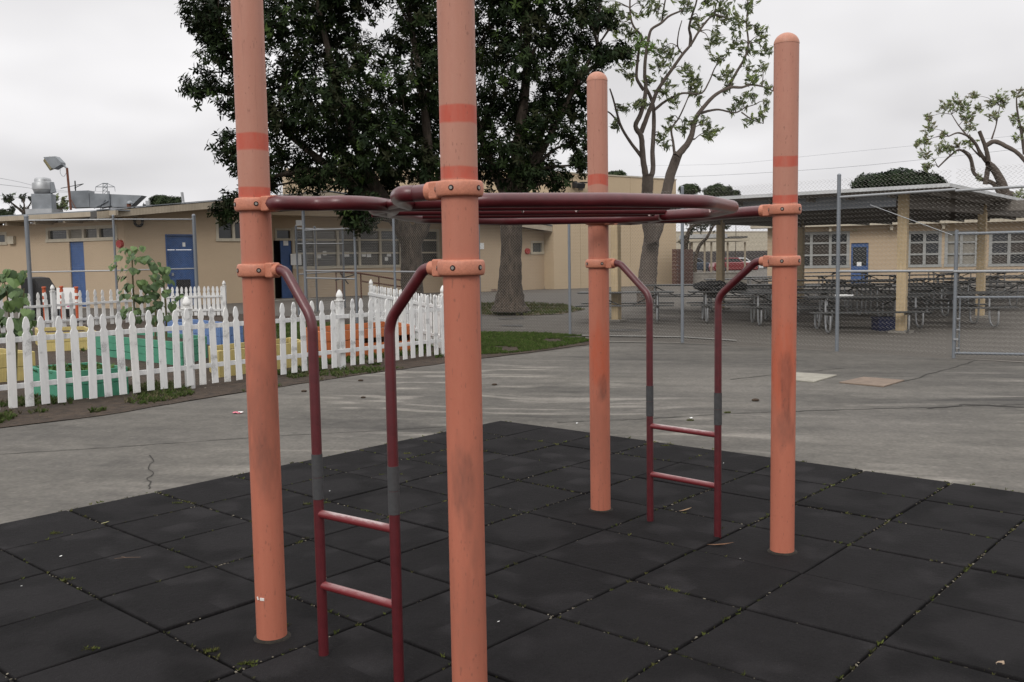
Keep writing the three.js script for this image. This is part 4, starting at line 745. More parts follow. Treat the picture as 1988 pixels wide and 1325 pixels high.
{ // things left among the tables
  const p = base(1722, 19.75), t = thing('plastic_crate', 'dark blue plastic crate on the floor below a near picnic table', 'crate', null, p, 0.1), m = mat([0.01, 0.016, 0.055], 0.5, { map: blotch, scale: 3 });
  mesh('tub', [span(-0.24, 0.24, 0, 0.02, -0.16, 0.16), span(-0.24, 0.24, 0.02, 0.26, 0.145, 0.16), span(-0.24, 0.24, 0.02, 0.26, -0.16, -0.145), span(-0.24, -0.225, 0.02, 0.26, -0.145, 0.145), span(0.225, 0.24, 0.02, 0.26, -0.145, 0.145)], m, t); mesh('rim', [span(-0.26, 0.26, 0.262, 0.285, 0.147, 0.18), span(-0.26, 0.26, 0.262, 0.285, -0.18, -0.147), span(-0.26, -0.227, 0.262, 0.285, -0.147, 0.147), span(0.227, 0.26, 0.262, 0.285, -0.147, 0.147)], m, t);
  for (const [px, D, w, d, label] of [[1640, 19.6, 0.3, 0.22, 'white paper tray lying on the near picnic table'], [1745, 23.4, 0.26, 0.2, 'white paper tray lying on a table behind the front shelter post'], [1580, 24.2, 0.34, 0.2, 'white paper tray lying on a table in the middle rows']]) { const q = base(px, D), o = tag(mesh('paper_tray', [span(-w / 2, w / 2, 0, 0.006, -d / 2, d / 2), span(-w / 2, w / 2, 0.006, 0.03, d / 2 - 0.006, d / 2), span(-w / 2, w / 2, 0.006, 0.03, -d / 2, -d / 2 + 0.006)], M.paper, scene), label, 'tray'); o.position.set(q.x, q.y + 0.76, q.z); o.rotation.y = rr(-0.3, 0.3); }
}
// ---------------------------------------------------------------- foliage helpers
function leaflet(len, wid, fold = 0.25, droop = 0.2) {      // a pointed leaf, folded along its midrib
  const p = [[0, 0, 0], [len * 0.3, -droop * len * 0.05, wid * 0.42], [len * 0.65, -droop * len * 0.25, wid * 0.46], [len, -droop * len * 0.6, 0], [len * 0.65, -droop * len * 0.25, -wid * 0.46], [len * 0.3, -droop * len * 0.05, -wid * 0.42], [len * 0.5, -droop * len * 0.12 - fold * wid * 0.5, 0]];
  const g = new THREE.BufferGeometry(); g.setAttribute('position', new THREE.Float32BufferAttribute(p.flat(), 3)); g.setIndex([0, 1, 6, 1, 2, 6, 2, 3, 6, 3, 4, 6, 4, 5, 6, 5, 0, 6]); g.computeVertexNormals(); return g;
}
function sprig(n, L, len, wid, droop, spread = 1) {          // leaflets along a short stalk that points +y
  const gs = [];
  for (let k = 0; k < n; k++) {
    const t = (k + 1) / n, g = leaflet(len * rr(0.75, 1.1), wid * rr(0.85, 1.15), 0.3, droop); g.rotateX(rr(-0.6, 0.6)); g.rotateZ(rr(0.1, 0.75) * (1 - 0.3 * t)); g.rotateY(k * 2.4 * spread + rr(-0.4, 0.4)); g.translate(0, L * t, 0); gs.push(g);
  }
  gs.push(rod(V(0, 0, 0), V(0, L, 0), 0.006, 3)); return merge(gs);
}
function crown(name, parent, geo, m, spots, tints, fresh = 0.08) {
  const im = new THREE.InstancedMesh(geo, m, spots.length), mm = new THREE.Matrix4(), q = new THREE.Quaternion(), c = new THREE.Color();
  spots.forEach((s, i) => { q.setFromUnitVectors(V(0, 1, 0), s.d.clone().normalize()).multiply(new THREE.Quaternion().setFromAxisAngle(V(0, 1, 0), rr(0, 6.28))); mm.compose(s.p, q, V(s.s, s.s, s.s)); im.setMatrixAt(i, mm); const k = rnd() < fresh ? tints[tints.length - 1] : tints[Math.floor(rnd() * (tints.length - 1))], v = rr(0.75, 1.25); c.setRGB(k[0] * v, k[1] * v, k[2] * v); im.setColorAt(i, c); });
  im.name = name; im.castShadow = im.receiveShadow = true; stuff(im); parent.add(im); return im;
}
const dirRnd = () => { const z = rr(-1, 1), a = rr(0, 6.283), r = Math.sqrt(1 - z * z); return V(r * Math.cos(a), z, r * Math.sin(a)); };
const lmWhite = mat([1, 1, 1], 0.6, { map: null, side: THREE.DoubleSide, specularIntensity: 0.18 });
const lmSoft = mat([1, 1, 1], 0.85, { map: null, side: THREE.DoubleSide, transmission: 0.25, thickness: 0 });
// spots inside a clump: mostly on its skin, pointing out and up
const clumpSpots = (c, r, n, o = {}) => Array.from({ length: n }, () => { const d = dirRnd(), k = Math.pow(rnd(), 0.55) * r; const p = c.clone().add(V(d.x * k, d.y * k * (o.flat || 0.8), d.z * k)); return { p, d: d.clone().multiplyScalar(0.9).add(V(rr(-0.5, 0.5), (o.up ?? 0.55) + rr(-0.4, 0.4), rr(-0.5, 0.5))), s: rr(0.7, 1.2) }; });
const px2m = (D) => D / F0;

// ---------------------------------------------------------------- dark evergreen trees
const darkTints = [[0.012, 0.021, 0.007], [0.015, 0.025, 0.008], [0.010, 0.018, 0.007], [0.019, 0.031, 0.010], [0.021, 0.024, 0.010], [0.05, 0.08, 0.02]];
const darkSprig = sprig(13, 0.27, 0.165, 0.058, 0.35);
function darkTree(name, label, D, baseP, stems, clumps, density) {
  const t = thing(name, label, 'tree', 'dark evergreen trees', baseP), loc = (px, py, dz = 0) => P(px, py, D + dz).sub(baseP), k = px2m(D), trunk = [];
  for (const s of stems) trunk.push(taper(s.map(([x, y, r, dz]) => loc(x, y, dz || 0)), s.map((q) => q[2] * k), 12, 5, false, 0.12));
  const spots = [], twigs = [];
  const stemPts = stems.flatMap((s) => s.map(([x, y, r, dz]) => ({ x, y, r, dz: dz || 0 })));
  for (const [x, y, r, dz] of clumps) {
    const c = loc(x, y, dz), R = r * k * 0.94; spots.push(...clumpSpots(c, R, Math.round(density * R * R * 60 + 25), { flat: 0.85 }));
    let best = stemPts[0], bd = 1e9; for (const q of stemPts) { const d = Math.hypot(q.x - x, (q.y - y) * 1.2 - 60) + (q.y < y - 10 ? 160 : 0); if (d < bd) { bd = d; best = q; } }
    const a = loc(best.x, best.y, best.dz), mid = a.clone().lerp(c, 0.5).add(V(rr(-0.2, 0.2), rr(0, 0.35), rr(-0.2, 0.2)));
    twigs.push(taper([a, mid, c], [Math.min(0.07, best.r * k * 0.5), 0.04, 0.018], 6, 4));
    for (let q = 0; q < 4; q++) { const e = c.clone().addScaledVector(dirRnd(), R * 0.85); twigs.push(taper([mid.clone().lerp(c, 0.6), c.clone().lerp(e, 0.4).add(V(0, 0.08, 0)), e], [0.022, 0.015, 0.006], 4, 2)); }
  }
  const tr = mesh('trunk', trunk, M.bark, t); mesh('branch', twigs, M.bark, tr);
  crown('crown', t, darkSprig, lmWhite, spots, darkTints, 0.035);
  return t;
}
{
  const D = 25.2, b = base(800, D);
  const clumps = [ // px, py, radius px, depth offset
    [400, 40, 46, 0.6], [430, 110, 50, -0.4], [395, 175, 36, 0.3], [420, 20, 55, -1], [470, 190, 60, 0.5], [450, 290, 34, 0], [492, 330, 42, -0.6], [505, 365, 30, 0.2], [440, 418, 22, 0.2], [450, 395, 14, 0.3],
    [540, 50, 75, -1.2], [560, 150, 75, 0.8], [550, 240, 65, -0.8], [560, 320, 50, 0.6], [600, 355, 34, -0.4], [640, 80, 75, 1.2], [640, 190, 80, -1.4], [650, 280, 70, 0.4], [670, 340, 52, -0.8], [700, 368, 34, 0.8], [702, 420, 32, -1.6], [690, 425, 20, -1.4], [724, 405, 20, -1.3],
    [700, 130, 55, -0.6], [700, 220, 75, 1.4], [735, 290, 65, -1.5], [760, 350, 45, 0.6], [780, 180, 62, -1], [800, 90, 60, 0.8], [820, 30, 55, -0.4], [790, 260, 70, 1.2], [815, 320, 50, -0.6], [845, 200, 52, 0.6], [850, 130, 50, -1.2], [850, 280, 50, 0.8],
    [680, 20, 52, 0.2], [600, -20, 90, 0], [480, -60, 80, 0.5], [740, -70, 100, -0.5], [840, -60, 90, 0.6], [560, -150, 110, 0], [700, -190, 120, 0], [820, -170, 100, 0], [660, -290, 100, 0], [405, -40, 50, 0.3]];
  const t = darkTree('evergreen_tree', 'wide dark evergreen tree with low forked trunk behind the picket fence', D, b,
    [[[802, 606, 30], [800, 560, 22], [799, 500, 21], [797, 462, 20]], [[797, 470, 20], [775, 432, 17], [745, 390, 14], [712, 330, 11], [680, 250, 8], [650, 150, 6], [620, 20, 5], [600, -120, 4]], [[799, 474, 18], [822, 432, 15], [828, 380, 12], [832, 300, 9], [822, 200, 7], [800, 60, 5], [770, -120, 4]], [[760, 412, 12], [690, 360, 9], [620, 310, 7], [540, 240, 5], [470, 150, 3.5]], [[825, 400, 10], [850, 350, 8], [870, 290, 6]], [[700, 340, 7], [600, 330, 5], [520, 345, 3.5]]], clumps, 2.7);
  const D2 = 26, b2 = base(990, D2);
  const cl2 = [[960, 40, 62, 0.4], [1000, 120, 65, -0.8], [960, 200, 62, 0.8], [1020, 220, 60, 0.4], [980, 290, 52, -1], [1030, 310, 48, 0.8], [960, 340, 42, 0.4], [1020, 350, 36, -0.8], [1060, 340, 30, 0.2], [1085, 355, 16, -0.3], [1060, 250, 45, -0.6], [1085, 180, 50, 0.8], [1070, 90, 58, 1], [1110, 140, 40, -0.6], [1100, 220, 35, 0.4], [1120, 275, 24, 0.2], [1135, 40, 36, -0.4], [1158, 25, 26, 0.3], [1180, 50, 11, 0.2], [1192, 108, 11, 0.1], [1170, 112, 14, -0.3], [1206, 104, 8, 0], [1130, 100, 32, 0.6], [1020, 20, 70, -0.4], [900, 120, 70, 0.8], [905, 240, 55, 0], [910, 320, 40, -0.4], [1080, -30, 70, 0], [960, -60, 90, 0], [1040, -140, 100, 0], [1150, -60, 60, 0], [900, -100, 80, 0.6], [985, -230, 90, 0], [1140, 190, 18, 0.2], [1128, 320, 12, 0]];
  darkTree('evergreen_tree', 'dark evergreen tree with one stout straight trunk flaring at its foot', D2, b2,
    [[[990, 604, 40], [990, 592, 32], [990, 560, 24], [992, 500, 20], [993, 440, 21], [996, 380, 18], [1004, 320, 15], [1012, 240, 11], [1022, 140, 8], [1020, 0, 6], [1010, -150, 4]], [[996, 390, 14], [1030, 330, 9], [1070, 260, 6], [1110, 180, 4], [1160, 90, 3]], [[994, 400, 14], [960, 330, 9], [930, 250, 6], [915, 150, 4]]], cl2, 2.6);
}
// ---------------------------------------------------------------- open, half bare trees
const paleTints = [[0.12, 0.155, 0.05], [0.135, 0.165, 0.058], [0.085, 0.115, 0.045], [0.165, 0.185, 0.075], [0.2, 0.26, 0.06]];
const paleSprig = (() => { const gs = []; for (let k = 0; k < 9; k++) { const g = leaflet(rr(0.11, 0.17), rr(0.032, 0.048), 0.2, 0.9); g.rotateZ(rr(-1.0, 0.1)); g.rotateY(k * 2.4 + rr(-0.4, 0.4)); g.translate(0, rr(0, 0.16), 0); gs.push(g); } gs.push(rod(V(0, 0, 0), V(0, 0.17, 0), 0.005, 3)); return merge(gs); })();
function openTree(name, label, D, baseP, limbs, clumps, dens, tints, barkM) {
  const t = thing(name, label, 'tree', null, baseP), k = px2m(D), loc = (px, py, dz = 0) => P(px, py, D + dz).sub(baseP), parts = [], heavy = [];
  const nodes = [];
  limbs.forEach((l, n) => { const sgn = hash2(n, 3, 9) - 0.5; const pts = l.p.map(([x, y], i) => { const dz = (l.dz || 0) + sgn * 2.4 * i / l.p.length; nodes.push([x, y, dz]); return loc(x, y, dz); }); const r = l.p.map((_, i) => (l.r0 + (l.r1 - l.r0) * Math.pow(i / (l.p.length - 1), 0.8)) * k * (n > 2 ? 0.86 : 1)); (l.r0 > 9 || !n ? heavy : parts).push(taper(pts, r, l.r0 > 9 ? 12 : 7, 4, false, 0.14)); });
  const spots = [], twigs = [];
  for (const [x, y, r, bright] of clumps) {
    let best = nodes[0], bd = 1e9; for (const q of nodes) { const d = Math.hypot(q[0] - x, q[1] - y); if (d < bd) { bd = d; best = q; } }
    const dz = best[2], c = loc(x, y, dz), a = loc(best[0], best[1], dz), R = r * k * 1.06;
    twigs.push(taper([a, a.clone().lerp(c, 0.5).add(V(0, 0.1, 0.1)), c], [0.018, 0.012, 0.007], 5, 3));
    const n = Math.round(dens * (6 + R * R * 90)); const ss = clumpSpots(c, R, n, { up: 0.1, flat: 1 }); ss.forEach((s) => { s.d.y = Math.abs(s.d.y) * 0.6 + 0.1; s.b = bright; }); spots.push(...ss);
    for (let q = 0; q < 5; q++) { const e = c.clone().addScaledVector(dirRnd(), R * 0.8); twigs.push(taper([c, c.clone().lerp(e, 0.5).add(V(0, 0.05, 0)), e], [0.008, 0.006, 0.003], 4, 2)); }
  }
  const tr = mesh('trunk', heavy, barkM, t); mesh('branch', [...parts, ...twigs], barkM, tr);
  crown('crown', t, paleSprig, lmSoft, spots.filter((s) => !s.b), tints, 0.08);
  const br = spots.filter((s) => s.b); if (br.length) crown('young_leaves', t, paleSprig, lmSoft, br, [[0.15, 0.25, 0.045], [0.12, 0.21, 0.04], [0.17, 0.28, 0.05]], 0.2);
  return t;
}
{
  const D = 29, L = (p, r0, r1, dz) => ({ p, r0, r1, dz });
  openTree('forked_tree', 'half bare forked tree with twisting limbs and sparse pale leaves', D, base(1258, D), [
    L([[1256, 600], [1257, 565], [1258, 530], [1262, 490], [1266, 458]], 22, 15), L([[1264, 470], [1258, 430], [1256, 395], [1257, 366], [1258, 340]], 12, 10.5), L([[1266, 470], [1279, 435], [1290, 398], [1296, 366], [1304, 332], [1317, 298]], 12, 9),
    L([[1256, 350], [1250, 318], [1247, 285], [1245, 265], [1234, 245], [1244, 222], [1252, 190], [1254, 165], [1252, 150], [1254, 108], [1260, 72], [1265, 57], [1285, 44], [1298, 32], [1325, 20]], 7.5, 2),
    L([[1245, 258], [1256, 228], [1268, 198], [1276, 177], [1304, 136], [1326, 105], [1342, 86], [1358, 60], [1385, 30], [1412, 35]], 6, 1.6), L([[1340, 90], [1341, 70], [1338, 55], [1344, 29], [1353, 0], [1356, -60]], 4, 1.5),
    L([[1262, 348], [1268, 330], [1267, 295], [1269, 260], [1269, 210], [1263, 188], [1254, 170]], 6.5, 3.5), L([[1271, 213], [1290, 198], [1304, 190], [1326, 181], [1362, 181], [1377, 158], [1391, 127], [1412, 108]], 3.4, 1.1),
    L([[1251, 312], [1240, 297], [1222, 273], [1206, 246], [1197, 216], [1190, 190], [1184, 172]], 4.6, 1.6), L([[1207, 247], [1196, 232], [1182, 218], [1165, 212]], 3, 1.2), L([[1250, 175], [1240, 160], [1236, 150], [1238, 118], [1242, 90], [1247, 72], [1232, 54], [1226, 40], [1223, 15], [1225, -30]], 4, 1.8),
    L([[1315, 302], [1333, 282], [1343, 262], [1346, 248], [1352, 228], [1368, 206], [1390, 184], [1418, 170], [1440, 170], [1456, 165], [1480, 168], [1502, 177]], 8, 1.3), L([[1416, 170], [1422, 155], [1431, 139], [1447, 111], [1453, 84], [1450, 50], [1452, 10]], 4.2, 1.5), L([[1360, 220], [1378, 215], [1396, 213], [1428, 219], [1445, 210], [1466, 203]], 3.4, 1.0), L([[1310, 300], [1307, 275], [1304, 250], [1317, 231], [1333, 197], [1340, 178]], 3.4, 1), L([[1340, 265], [1336, 272], [1349, 270]], 4, 2), L([[1326, 106], [1316, 90], [1318, 62], [1324, 40]], 2, 1), L([[1440, 218], [1460, 232], [1482, 240]], 1.8, 0.8), L([[1285, 44], [1290, 10], [1300, -40]], 2.5, 1.2)],
  [[1244, 86, 26, 1], [1230, 110, 16, 1], [1262, 96, 16, 1], [1203, 41, 28], [1222, 66, 18], [1250, 13, 24], [1278, 20, 16], [1285, 95, 20], [1304, 108, 17], [1279, 130, 20], [1342, 150, 22], [1338, 172, 18], [1352, 160, 14], [1336, 13, 15], [1358, 41, 18], [1393, 22, 18], [1412, 38, 22], [1393, 73, 20], [1380, 88, 13], [1437, 44, 25], [1453, 13, 20], [1428, 86, 20], [1456, 98, 19], [1482, 73, 18], [1485, 97, 14], [1470, 62, 12], [1409, 146, 18], [1396, 114, 16], [1412, 168, 12], [1450, 133, 15], [1466, 155, 18], [1494, 171, 11], [1437, 197, 20], [1424, 210, 12], [1460, 187, 14], [1479, 222, 16], [1453, 235, 12], [1488, 205, 10], [1380, 250, 20], [1376, 262, 14], [1326, 247, 18], [1340, 238, 13], [1364, 235, 13], [1301, 232, 13], [1282, 266, 13], [1295, 255, 10], [1295, 168, 16], [1311, 197, 15], [1285, 180, 12], [1235, 206, 15], [1209, 209, 12], [1250, 203, 9], [1355, 190, 13], [1197, 244, 9], [1212, 130, 14], [1222, 150, 10], [1330, 136, 12], [1260, 158, 10], [1180, 20, 22], [1160, 5, 20], [1370, 5, 16], [1400, -15, 25], [1320, -20, 25], [1260, -30, 30], [1440, -30, 30], [1292, 282, 9], [1480, 130, 10]], 1.0, paleTints, M.barkPale);
  const D2 = 44;
  openTree('pollarded_tree', 'pruned tree with knotty crooked limbs rising behind the shelter roof', D2, base(1952, D2), [
    L([[1952, 560], [1953, 480], [1954, 420], [1955, 374]], 16, 12), L([[1954, 380], [1943, 350], [1930, 328], [1922, 320], [1918, 318]], 9.5, 5), L([[1950, 385], [1940, 371], [1930, 357], [1912, 350], [1905, 347], [1891, 335], [1885, 310], [1875, 297], [1862, 291], [1845, 303], [1822, 325]], 6, 1.4), L([[1914, 358], [1917, 335], [1920, 318], [1917, 298], [1912, 280], [1902, 255]], 6, 4), L([[1919, 318], [1905, 300], [1896, 282], [1885, 268], [1875, 262], [1860, 258], [1842, 265]], 5, 1.4), L([[1916, 282], [1930, 275], [1942, 278], [1955, 285], [1972, 294], [1990, 312], [2010, 340]], 5.5, 4), L([[1878, 263], [1862, 244], [1848, 222]], 2, 0.8), L([[1926, 270], [1934, 245], [1942, 205]], 2, 0.8), L([[1990, 300], [1984, 260], [1975, 210], [1974, 190]], 4, 1.2), L([[1893, 332], [1884, 300], [1870, 290]], 2, 1), L([[1905, 305], [1890, 290], [1880, 275]], 2.4, 1)],
  [[1803, 228, 9], [1805, 250, 13], [1800, 273, 12], [1797, 298, 13], [1803, 322, 13], [1785, 278, 8], [1835, 210, 15], [1858, 198, 16], [1872, 212, 18], [1880, 228, 14], [1890, 185, 12], [1885, 245, 12], [1838, 286, 13], [1860, 284, 14], [1885, 275, 12], [1824, 290, 12], [1830, 262, 8], [1902, 210, 8], [1940, 188, 14], [1924, 202, 10], [1930, 224, 12], [1950, 200, 9], [1976, 182, 12], [1985, 204, 12], [1973, 232, 12], [1986, 250, 12], [1985, 385, 18], [1900, 345, 8], [1975, 268, 8]], 1.5, [[0.2, 0.25, 0.09], [0.17, 0.22, 0.08], [0.22, 0.24, 0.12], [0.2, 0.18, 0.1], [0.26, 0.32, 0.1]], M.barkPale);
  // slim tree by the covered walk
  const D3 = 52; openTree('slender_tree', 'small crooked tree between the hall corner and the covered walk', D3, base(1352, D3), [L([[1350, 545], [1349, 520], [1352, 495], [1360, 475], [1372, 463]], 5, 3), L([[1330, 540], [1331, 480], [1336, 455], [1345, 440], [1362, 436]], 7, 3), L([[1372, 463], [1385, 440], [1394, 430]], 3, 1.5)], [[1362, 440, 14], [1380, 436, 16], [1398, 440, 12], [1345, 446, 10], [1335, 430, 12], [1328, 470, 9], [1410, 440, 7], [1390, 425, 14]], 1.2, darkTints, M.bark);
}
// ---------------------------------------------------------------- far trees
const farSprig = sprig(7, 0.35, 0.4, 0.18, 0.3);
function farTree(name, label, px, py, rx, ry, D, tints, n, o = {}) {
  const b = base(px, D), t = thing(name, label, 'tree', 'trees far behind the school', b), k = px2m(D), c = P(px, py, D).sub(b), spots = [];
  for (let i = 0; i < n; i++) { const d = dirRnd(), q = Math.pow(rnd(), 0.4), lump = 0.75 + 0.5 * vnoise(d.x * 2.5 + px, d.y * 2.5 + d.z * 1.7, 5); let y = d.y * ry * k * q * lump; if (o.dome) y = Math.abs(y); spots.push({ p: c.clone().add(V(d.x * rx * k * q * lump, y, d.z * rx * k * q * lump * 0.8)), d: d.clone().add(V(0, 0.4, 0)), s: (o.s || 0.5) * rr(0.7, 1.3) }); }
  mesh('trunk', [taper([V(0, 0, 0), V(0.1, c.y * 0.5, 0), c.clone()], [rx * k * 0.12, rx * k * 0.09, rx * k * 0.05], 8, 3)], M.bark, t);
  crown('crown', t, farSprig, lmWhite, spots, tints); return t;
}
const farTints = [[0.03, 0.045, 0.02], [0.04, 0.055, 0.025], [0.025, 0.035, 0.018], [0.05, 0.065, 0.03]];
farTree('round_tree', 'dense clipped dome shaped tree top behind the shelter roof', 1737, 366, 78, 30, 75, [[0.016, 0.026, 0.013], [0.022, 0.034, 0.016], [0.013, 0.02, 0.011]], 4200, { dome: true, s: 0.7 });
farTree('distant_tree', 'low dark tree top behind the roof duct and flue pipe', 312, 392, 18, 11, 90, farTints, 600); farTree('distant_tree', 'rounded dark tree top just beside the flue pipe', 340, 394, 14, 9, 95, farTints, 450);
farTree('distant_tree', 'small tree top peeping over the hall parapet', 1196, 341, 17, 6, 90, farTints, 400); farTree('distant_tree', 'dark tree top seen between the hall and the shelter roof', 1395, 372, 26, 12, 90, farTints, 800); farTree('distant_tree', 'low tree top right beside the hall corner', 1338, 368, 18, 8, 85, farTints, 500); farTree('distant_tree', 'tiny tree top above the shelter roof edge', 1427, 377, 7, 4, 95, farTints, 150);
farTree('distant_tree', 'low treetop showing over the wing eave below the roof fan', 8, 420, 16, 9, 80, farTints, 380);
{ // scrawny trees by the exhaust fan
  const D = 42, L = (p, r0, r1) => ({ p, r0, r1 }); 
  openTree('sapling', 'thin bare sapling with leaf tufts left of the roof fan', D, base(45, D), [L([[48, 560], [47, 480], [46, 412]], 10, 4), L([[46, 414], [34, 404], [24, 396], [14, 388]], 3, 1.2), L([[47, 412], [46, 395], [42, 382]], 2, 1), L([[46, 414], [58, 396], [62, 385]], 2, 1)], [[10, 388, 9], [20, 384, 7], [24, 405, 6], [42, 384, 7], [46, 408, 7], [62, 388, 8]], 1.6, darkTints, M.bark);
  openTree('sapling', 'thin sapling with leaf tufts right of the roof fan', D, base(120, D), [L([[118, 560], [117, 470], [116, 410]], 9, 4), L([[116, 412], [108, 396], [106, 382]], 2.5, 1), L([[116, 410], [122, 396], [122, 386]], 2.5, 1)], [[106, 384, 8], [109, 400, 7], [122, 390, 9], [126, 400, 8], [116, 404, 7]], 1.6, paleTints, M.bark);
}
{ // fan palm behind the hall
  const D = 58, k = px2m(D), b = base(1126, D), t = thing('palm_tree', 'fan palm rising behind the hall roof', 'tree', null, b), c = P(1126, 306, D).sub(b);
  mesh('trunk', [taper([V(0, 0, 0), V(0, c.y * 0.6, 0), c], [7 * k, 5.5 * k, 5 * k], 10, 3, false, 0.2)], M.bark, t);
  const fr = []; for (let i = 0; i < 46; i++) { const a = rr(0, 6.28), e = rr(-0.9, 1.25), d = V(Math.cos(a) * Math.cos(e), Math.sin(e), Math.sin(a) * Math.cos(e)), L = rr(12, 20) * k, st = c.clone().addScaledVector(d, L * 0.5), side = V(-d.z, 0, d.x).normalize(); fr.push(rod(c, st, 0.25 * k, 3)); for (let f = -5; f <= 5; f++) { const g = leaflet(L * 0.9, 1.5 * k, 0.1, 0.5), dd = d.clone().addScaledVector(side, f * 0.16).normalize(); g.applyQuaternion(new THREE.Quaternion().setFromUnitVectors(V(1, 0, 0), dd)); g.translate(st.x, st.y, st.z); fr.push(g); } }
  mesh('fronds', fr, leafMat([0.05, 0.065, 0.03]), t);
}
// ---------------------------------------------------------------- tall leafy garden plants
function heartLeaf(s) { const pts = [[0, 0], [0.22, -0.10], [0.5, 0.02], [0.56, 0.3], [0.36, 0.66], [0, 1.0]]; const pos = [], idx = []; for (const sg of [1, -1]) { const st = pos.length / 3; pts.forEach(([x, y]) => pos.push(sg * x * s, -0.10 * s * Math.pow(Math.abs(x) * 1.6, 1.5) - y * y * s * 0.25, y * s)); pos.push(0, 0.03 * s - 0.05 * s, 0.42 * s); const c = pos.length / 3 - 1; for (let i = 0; i < 5; i++) sg > 0 ? idx.push(st + i, c, st + i + 1) : idx.push(st + i, st + i + 1, c); idx.push(st, c, st + 5); } const g = new THREE.BufferGeometry(); g.setAttribute('position', new THREE.Float32BufferAttribute(pos, 3)); g.setIndex(idx); g.computeVertexNormals(); return g; }
const heartG = [1, 0.8, 1.2].map((s) => heartLeaf(s)), leafMs = [[0.055, 0.10, 0.028], [0.07, 0.122, 0.033], [0.095, 0.155, 0.042], [0.042, 0.08, 0.024]].map((c) => mat(c, 0.6, { map: null, side: THREE.DoubleSide }));
function leafyPlant(label, D, stems, leaves, size) {
  const b = base(stems[0][0][0], D), t = thing('garden_plant', label, 'plant', null, b), k = px2m(D), loc = (x, y, dz = 0) => P(x, y, D + dz).sub(b);
  const st = stems.map((s) => { const pts = s.map(([x, y]) => loc(x, y, (x - s[0][0]) * 0.004)); return taper(pts, pts.map((_, i) => (2.2 - 1.4 * i / pts.length) * k), 7, 4); });
  const stemM = mesh('stem', st, mat([0.11, 0.10, 0.045], 0.8, { map: null }), t);
  for (const [x, y, r] of leaves) for (let q = 0; q < 7; q++) {
    const p = loc(x + rr(-9, 9), y + rr(-5, 5), rr(-0.35, 0.35)), o = new THREE.Mesh(heartG[Math.floor(rnd() * 3)], leafMs[Math.floor(rnd() * 4)]); o.castShadow = o.receiveShadow = true; o.name = 'leaf'; o.position.copy(p); const s = r * k * 1.0 * rr(0.5, 1.2); o.scale.set(s, s, s);
    const cx = stems[0][Math.min(1, stems[0].length - 1)][0]; o.rotation.set(rr(0.5, 1.45), (x < cx ? -1 : 1) * rr(-0.2, 1.3) + rr(-0.5, 0.5), rr(-0.4, 0.4)); o.rotation.order = 'YXZ'; t.add(o);
  }
  return t;
}
{
  const Ls = []; const push = (pts) => { for (const p of pts) Ls.push(p); };
  push([[255, 490, 11], [240, 484, 10], [268, 482, 11], [230, 500, 10], [255, 502, 11], [276, 498, 12], [222, 515, 10], [244, 520, 12], [262, 525, 12], [285, 505, 13], [300, 512, 14], [318, 522, 15], [294, 530, 13], [310, 545, 15], [326, 540, 14], [236, 540, 13], [252, 552, 13], [275, 545, 14], [290, 556, 14], [240, 570, 13], [262, 575, 14], [282, 578, 14], [302, 570, 15], [322, 566, 14], [248, 596, 13], [270, 600, 13], [292, 598, 14], [312, 590, 14], [330, 590, 12], [236, 610, 11], [262, 618, 12], [300, 616, 12], [320, 612, 11], [345, 575, 9]]);
  leafyPlant('tall sunflower like plant with heart shaped leaves growing in the green bed', 16.2, [[[263, 680], [261, 620], [258, 560], [256, 500], [256, 484]], [[300, 680], [302, 620], [300, 560], [304, 515]], [[322, 672], [322, 610], [316, 540], [314, 522]]], Ls, 12);
  leafyPlant('big leafy plant with crooked stems in the yellow bed beside the corner post', 12.6, [[[14, 740], [18, 640], [14, 580], [6, 540]], [[30, 740], [34, 640], [44, 590], [46, 560]]], [[0, 535, 20], [16, 528, 22], [34, 540, 20], [42, 530, 16], [8, 556, 20], [30, 562, 20], [-12, 560, 20], [44, 575, 18], [20, 590, 20], [50, 605, 18], [36, 620, 20], [56, 625, 14], [8, 620, 20], [-8, 600, 20], [24, 645, 18], [50, 645, 14], [0, 650, 18]], 18);
}
// ---------------------------------------------------------------- grass and weeds
const tuftG = (n, h, w, spread) => { const gs = []; for (let k = 0; k < n; k++) { const a = rr(0, 6.28), l = rr(0.2, 0.9) * spread, hh = h * rr(0.6, 1.15), r0 = rr(0, 0.012), p = [Math.cos(a) * r0 - Math.sin(a) * w, 0, Math.sin(a) * r0 + Math.cos(a) * w, Math.cos(a) * r0 + Math.sin(a) * w, 0, Math.sin(a) * r0 - Math.cos(a) * w, Math.cos(a) * l * h * 0.35, hh * 0.6, Math.sin(a) * l * h * 0.35, Math.cos(a) * l * h, hh, Math.sin(a) * l * h]; const g = new THREE.BufferGeometry(); g.setAttribute('position', new THREE.Float32BufferAttribute(p, 3)); g.setIndex([0, 1, 2, 0, 2, 3]); g.computeVertexNormals(); gs.push(g); } return merge(gs); };
function tufts(name, label, geo, m, list, tints) {
  const im = new THREE.InstancedMesh(geo, m, list.length), mm = new THREE.Matrix4(), c = new THREE.Color();
  list.forEach(([x, y, z, s], i) => { mm.compose(V(x, y, z), new THREE.Quaternion().setFromEuler(new THREE.Euler(rr(-0.2, 0.2), rr(0, 6.28), rr(-0.2, 0.2))), V(s, s * rr(0.7, 1.2), s)); im.setMatrixAt(i, mm); const k = tints[Math.floor(rnd() * tints.length)], v = rr(0.7, 1.3); c.setRGB(k[0] * v, k[1] * v, k[2] * v); im.setColorAt(i, c); });
  im.name = numbered(name); im.castShadow = im.receiveShadow = true; scene.add(im); stuff(im); tag(im, label, 'grass'); return im;
}
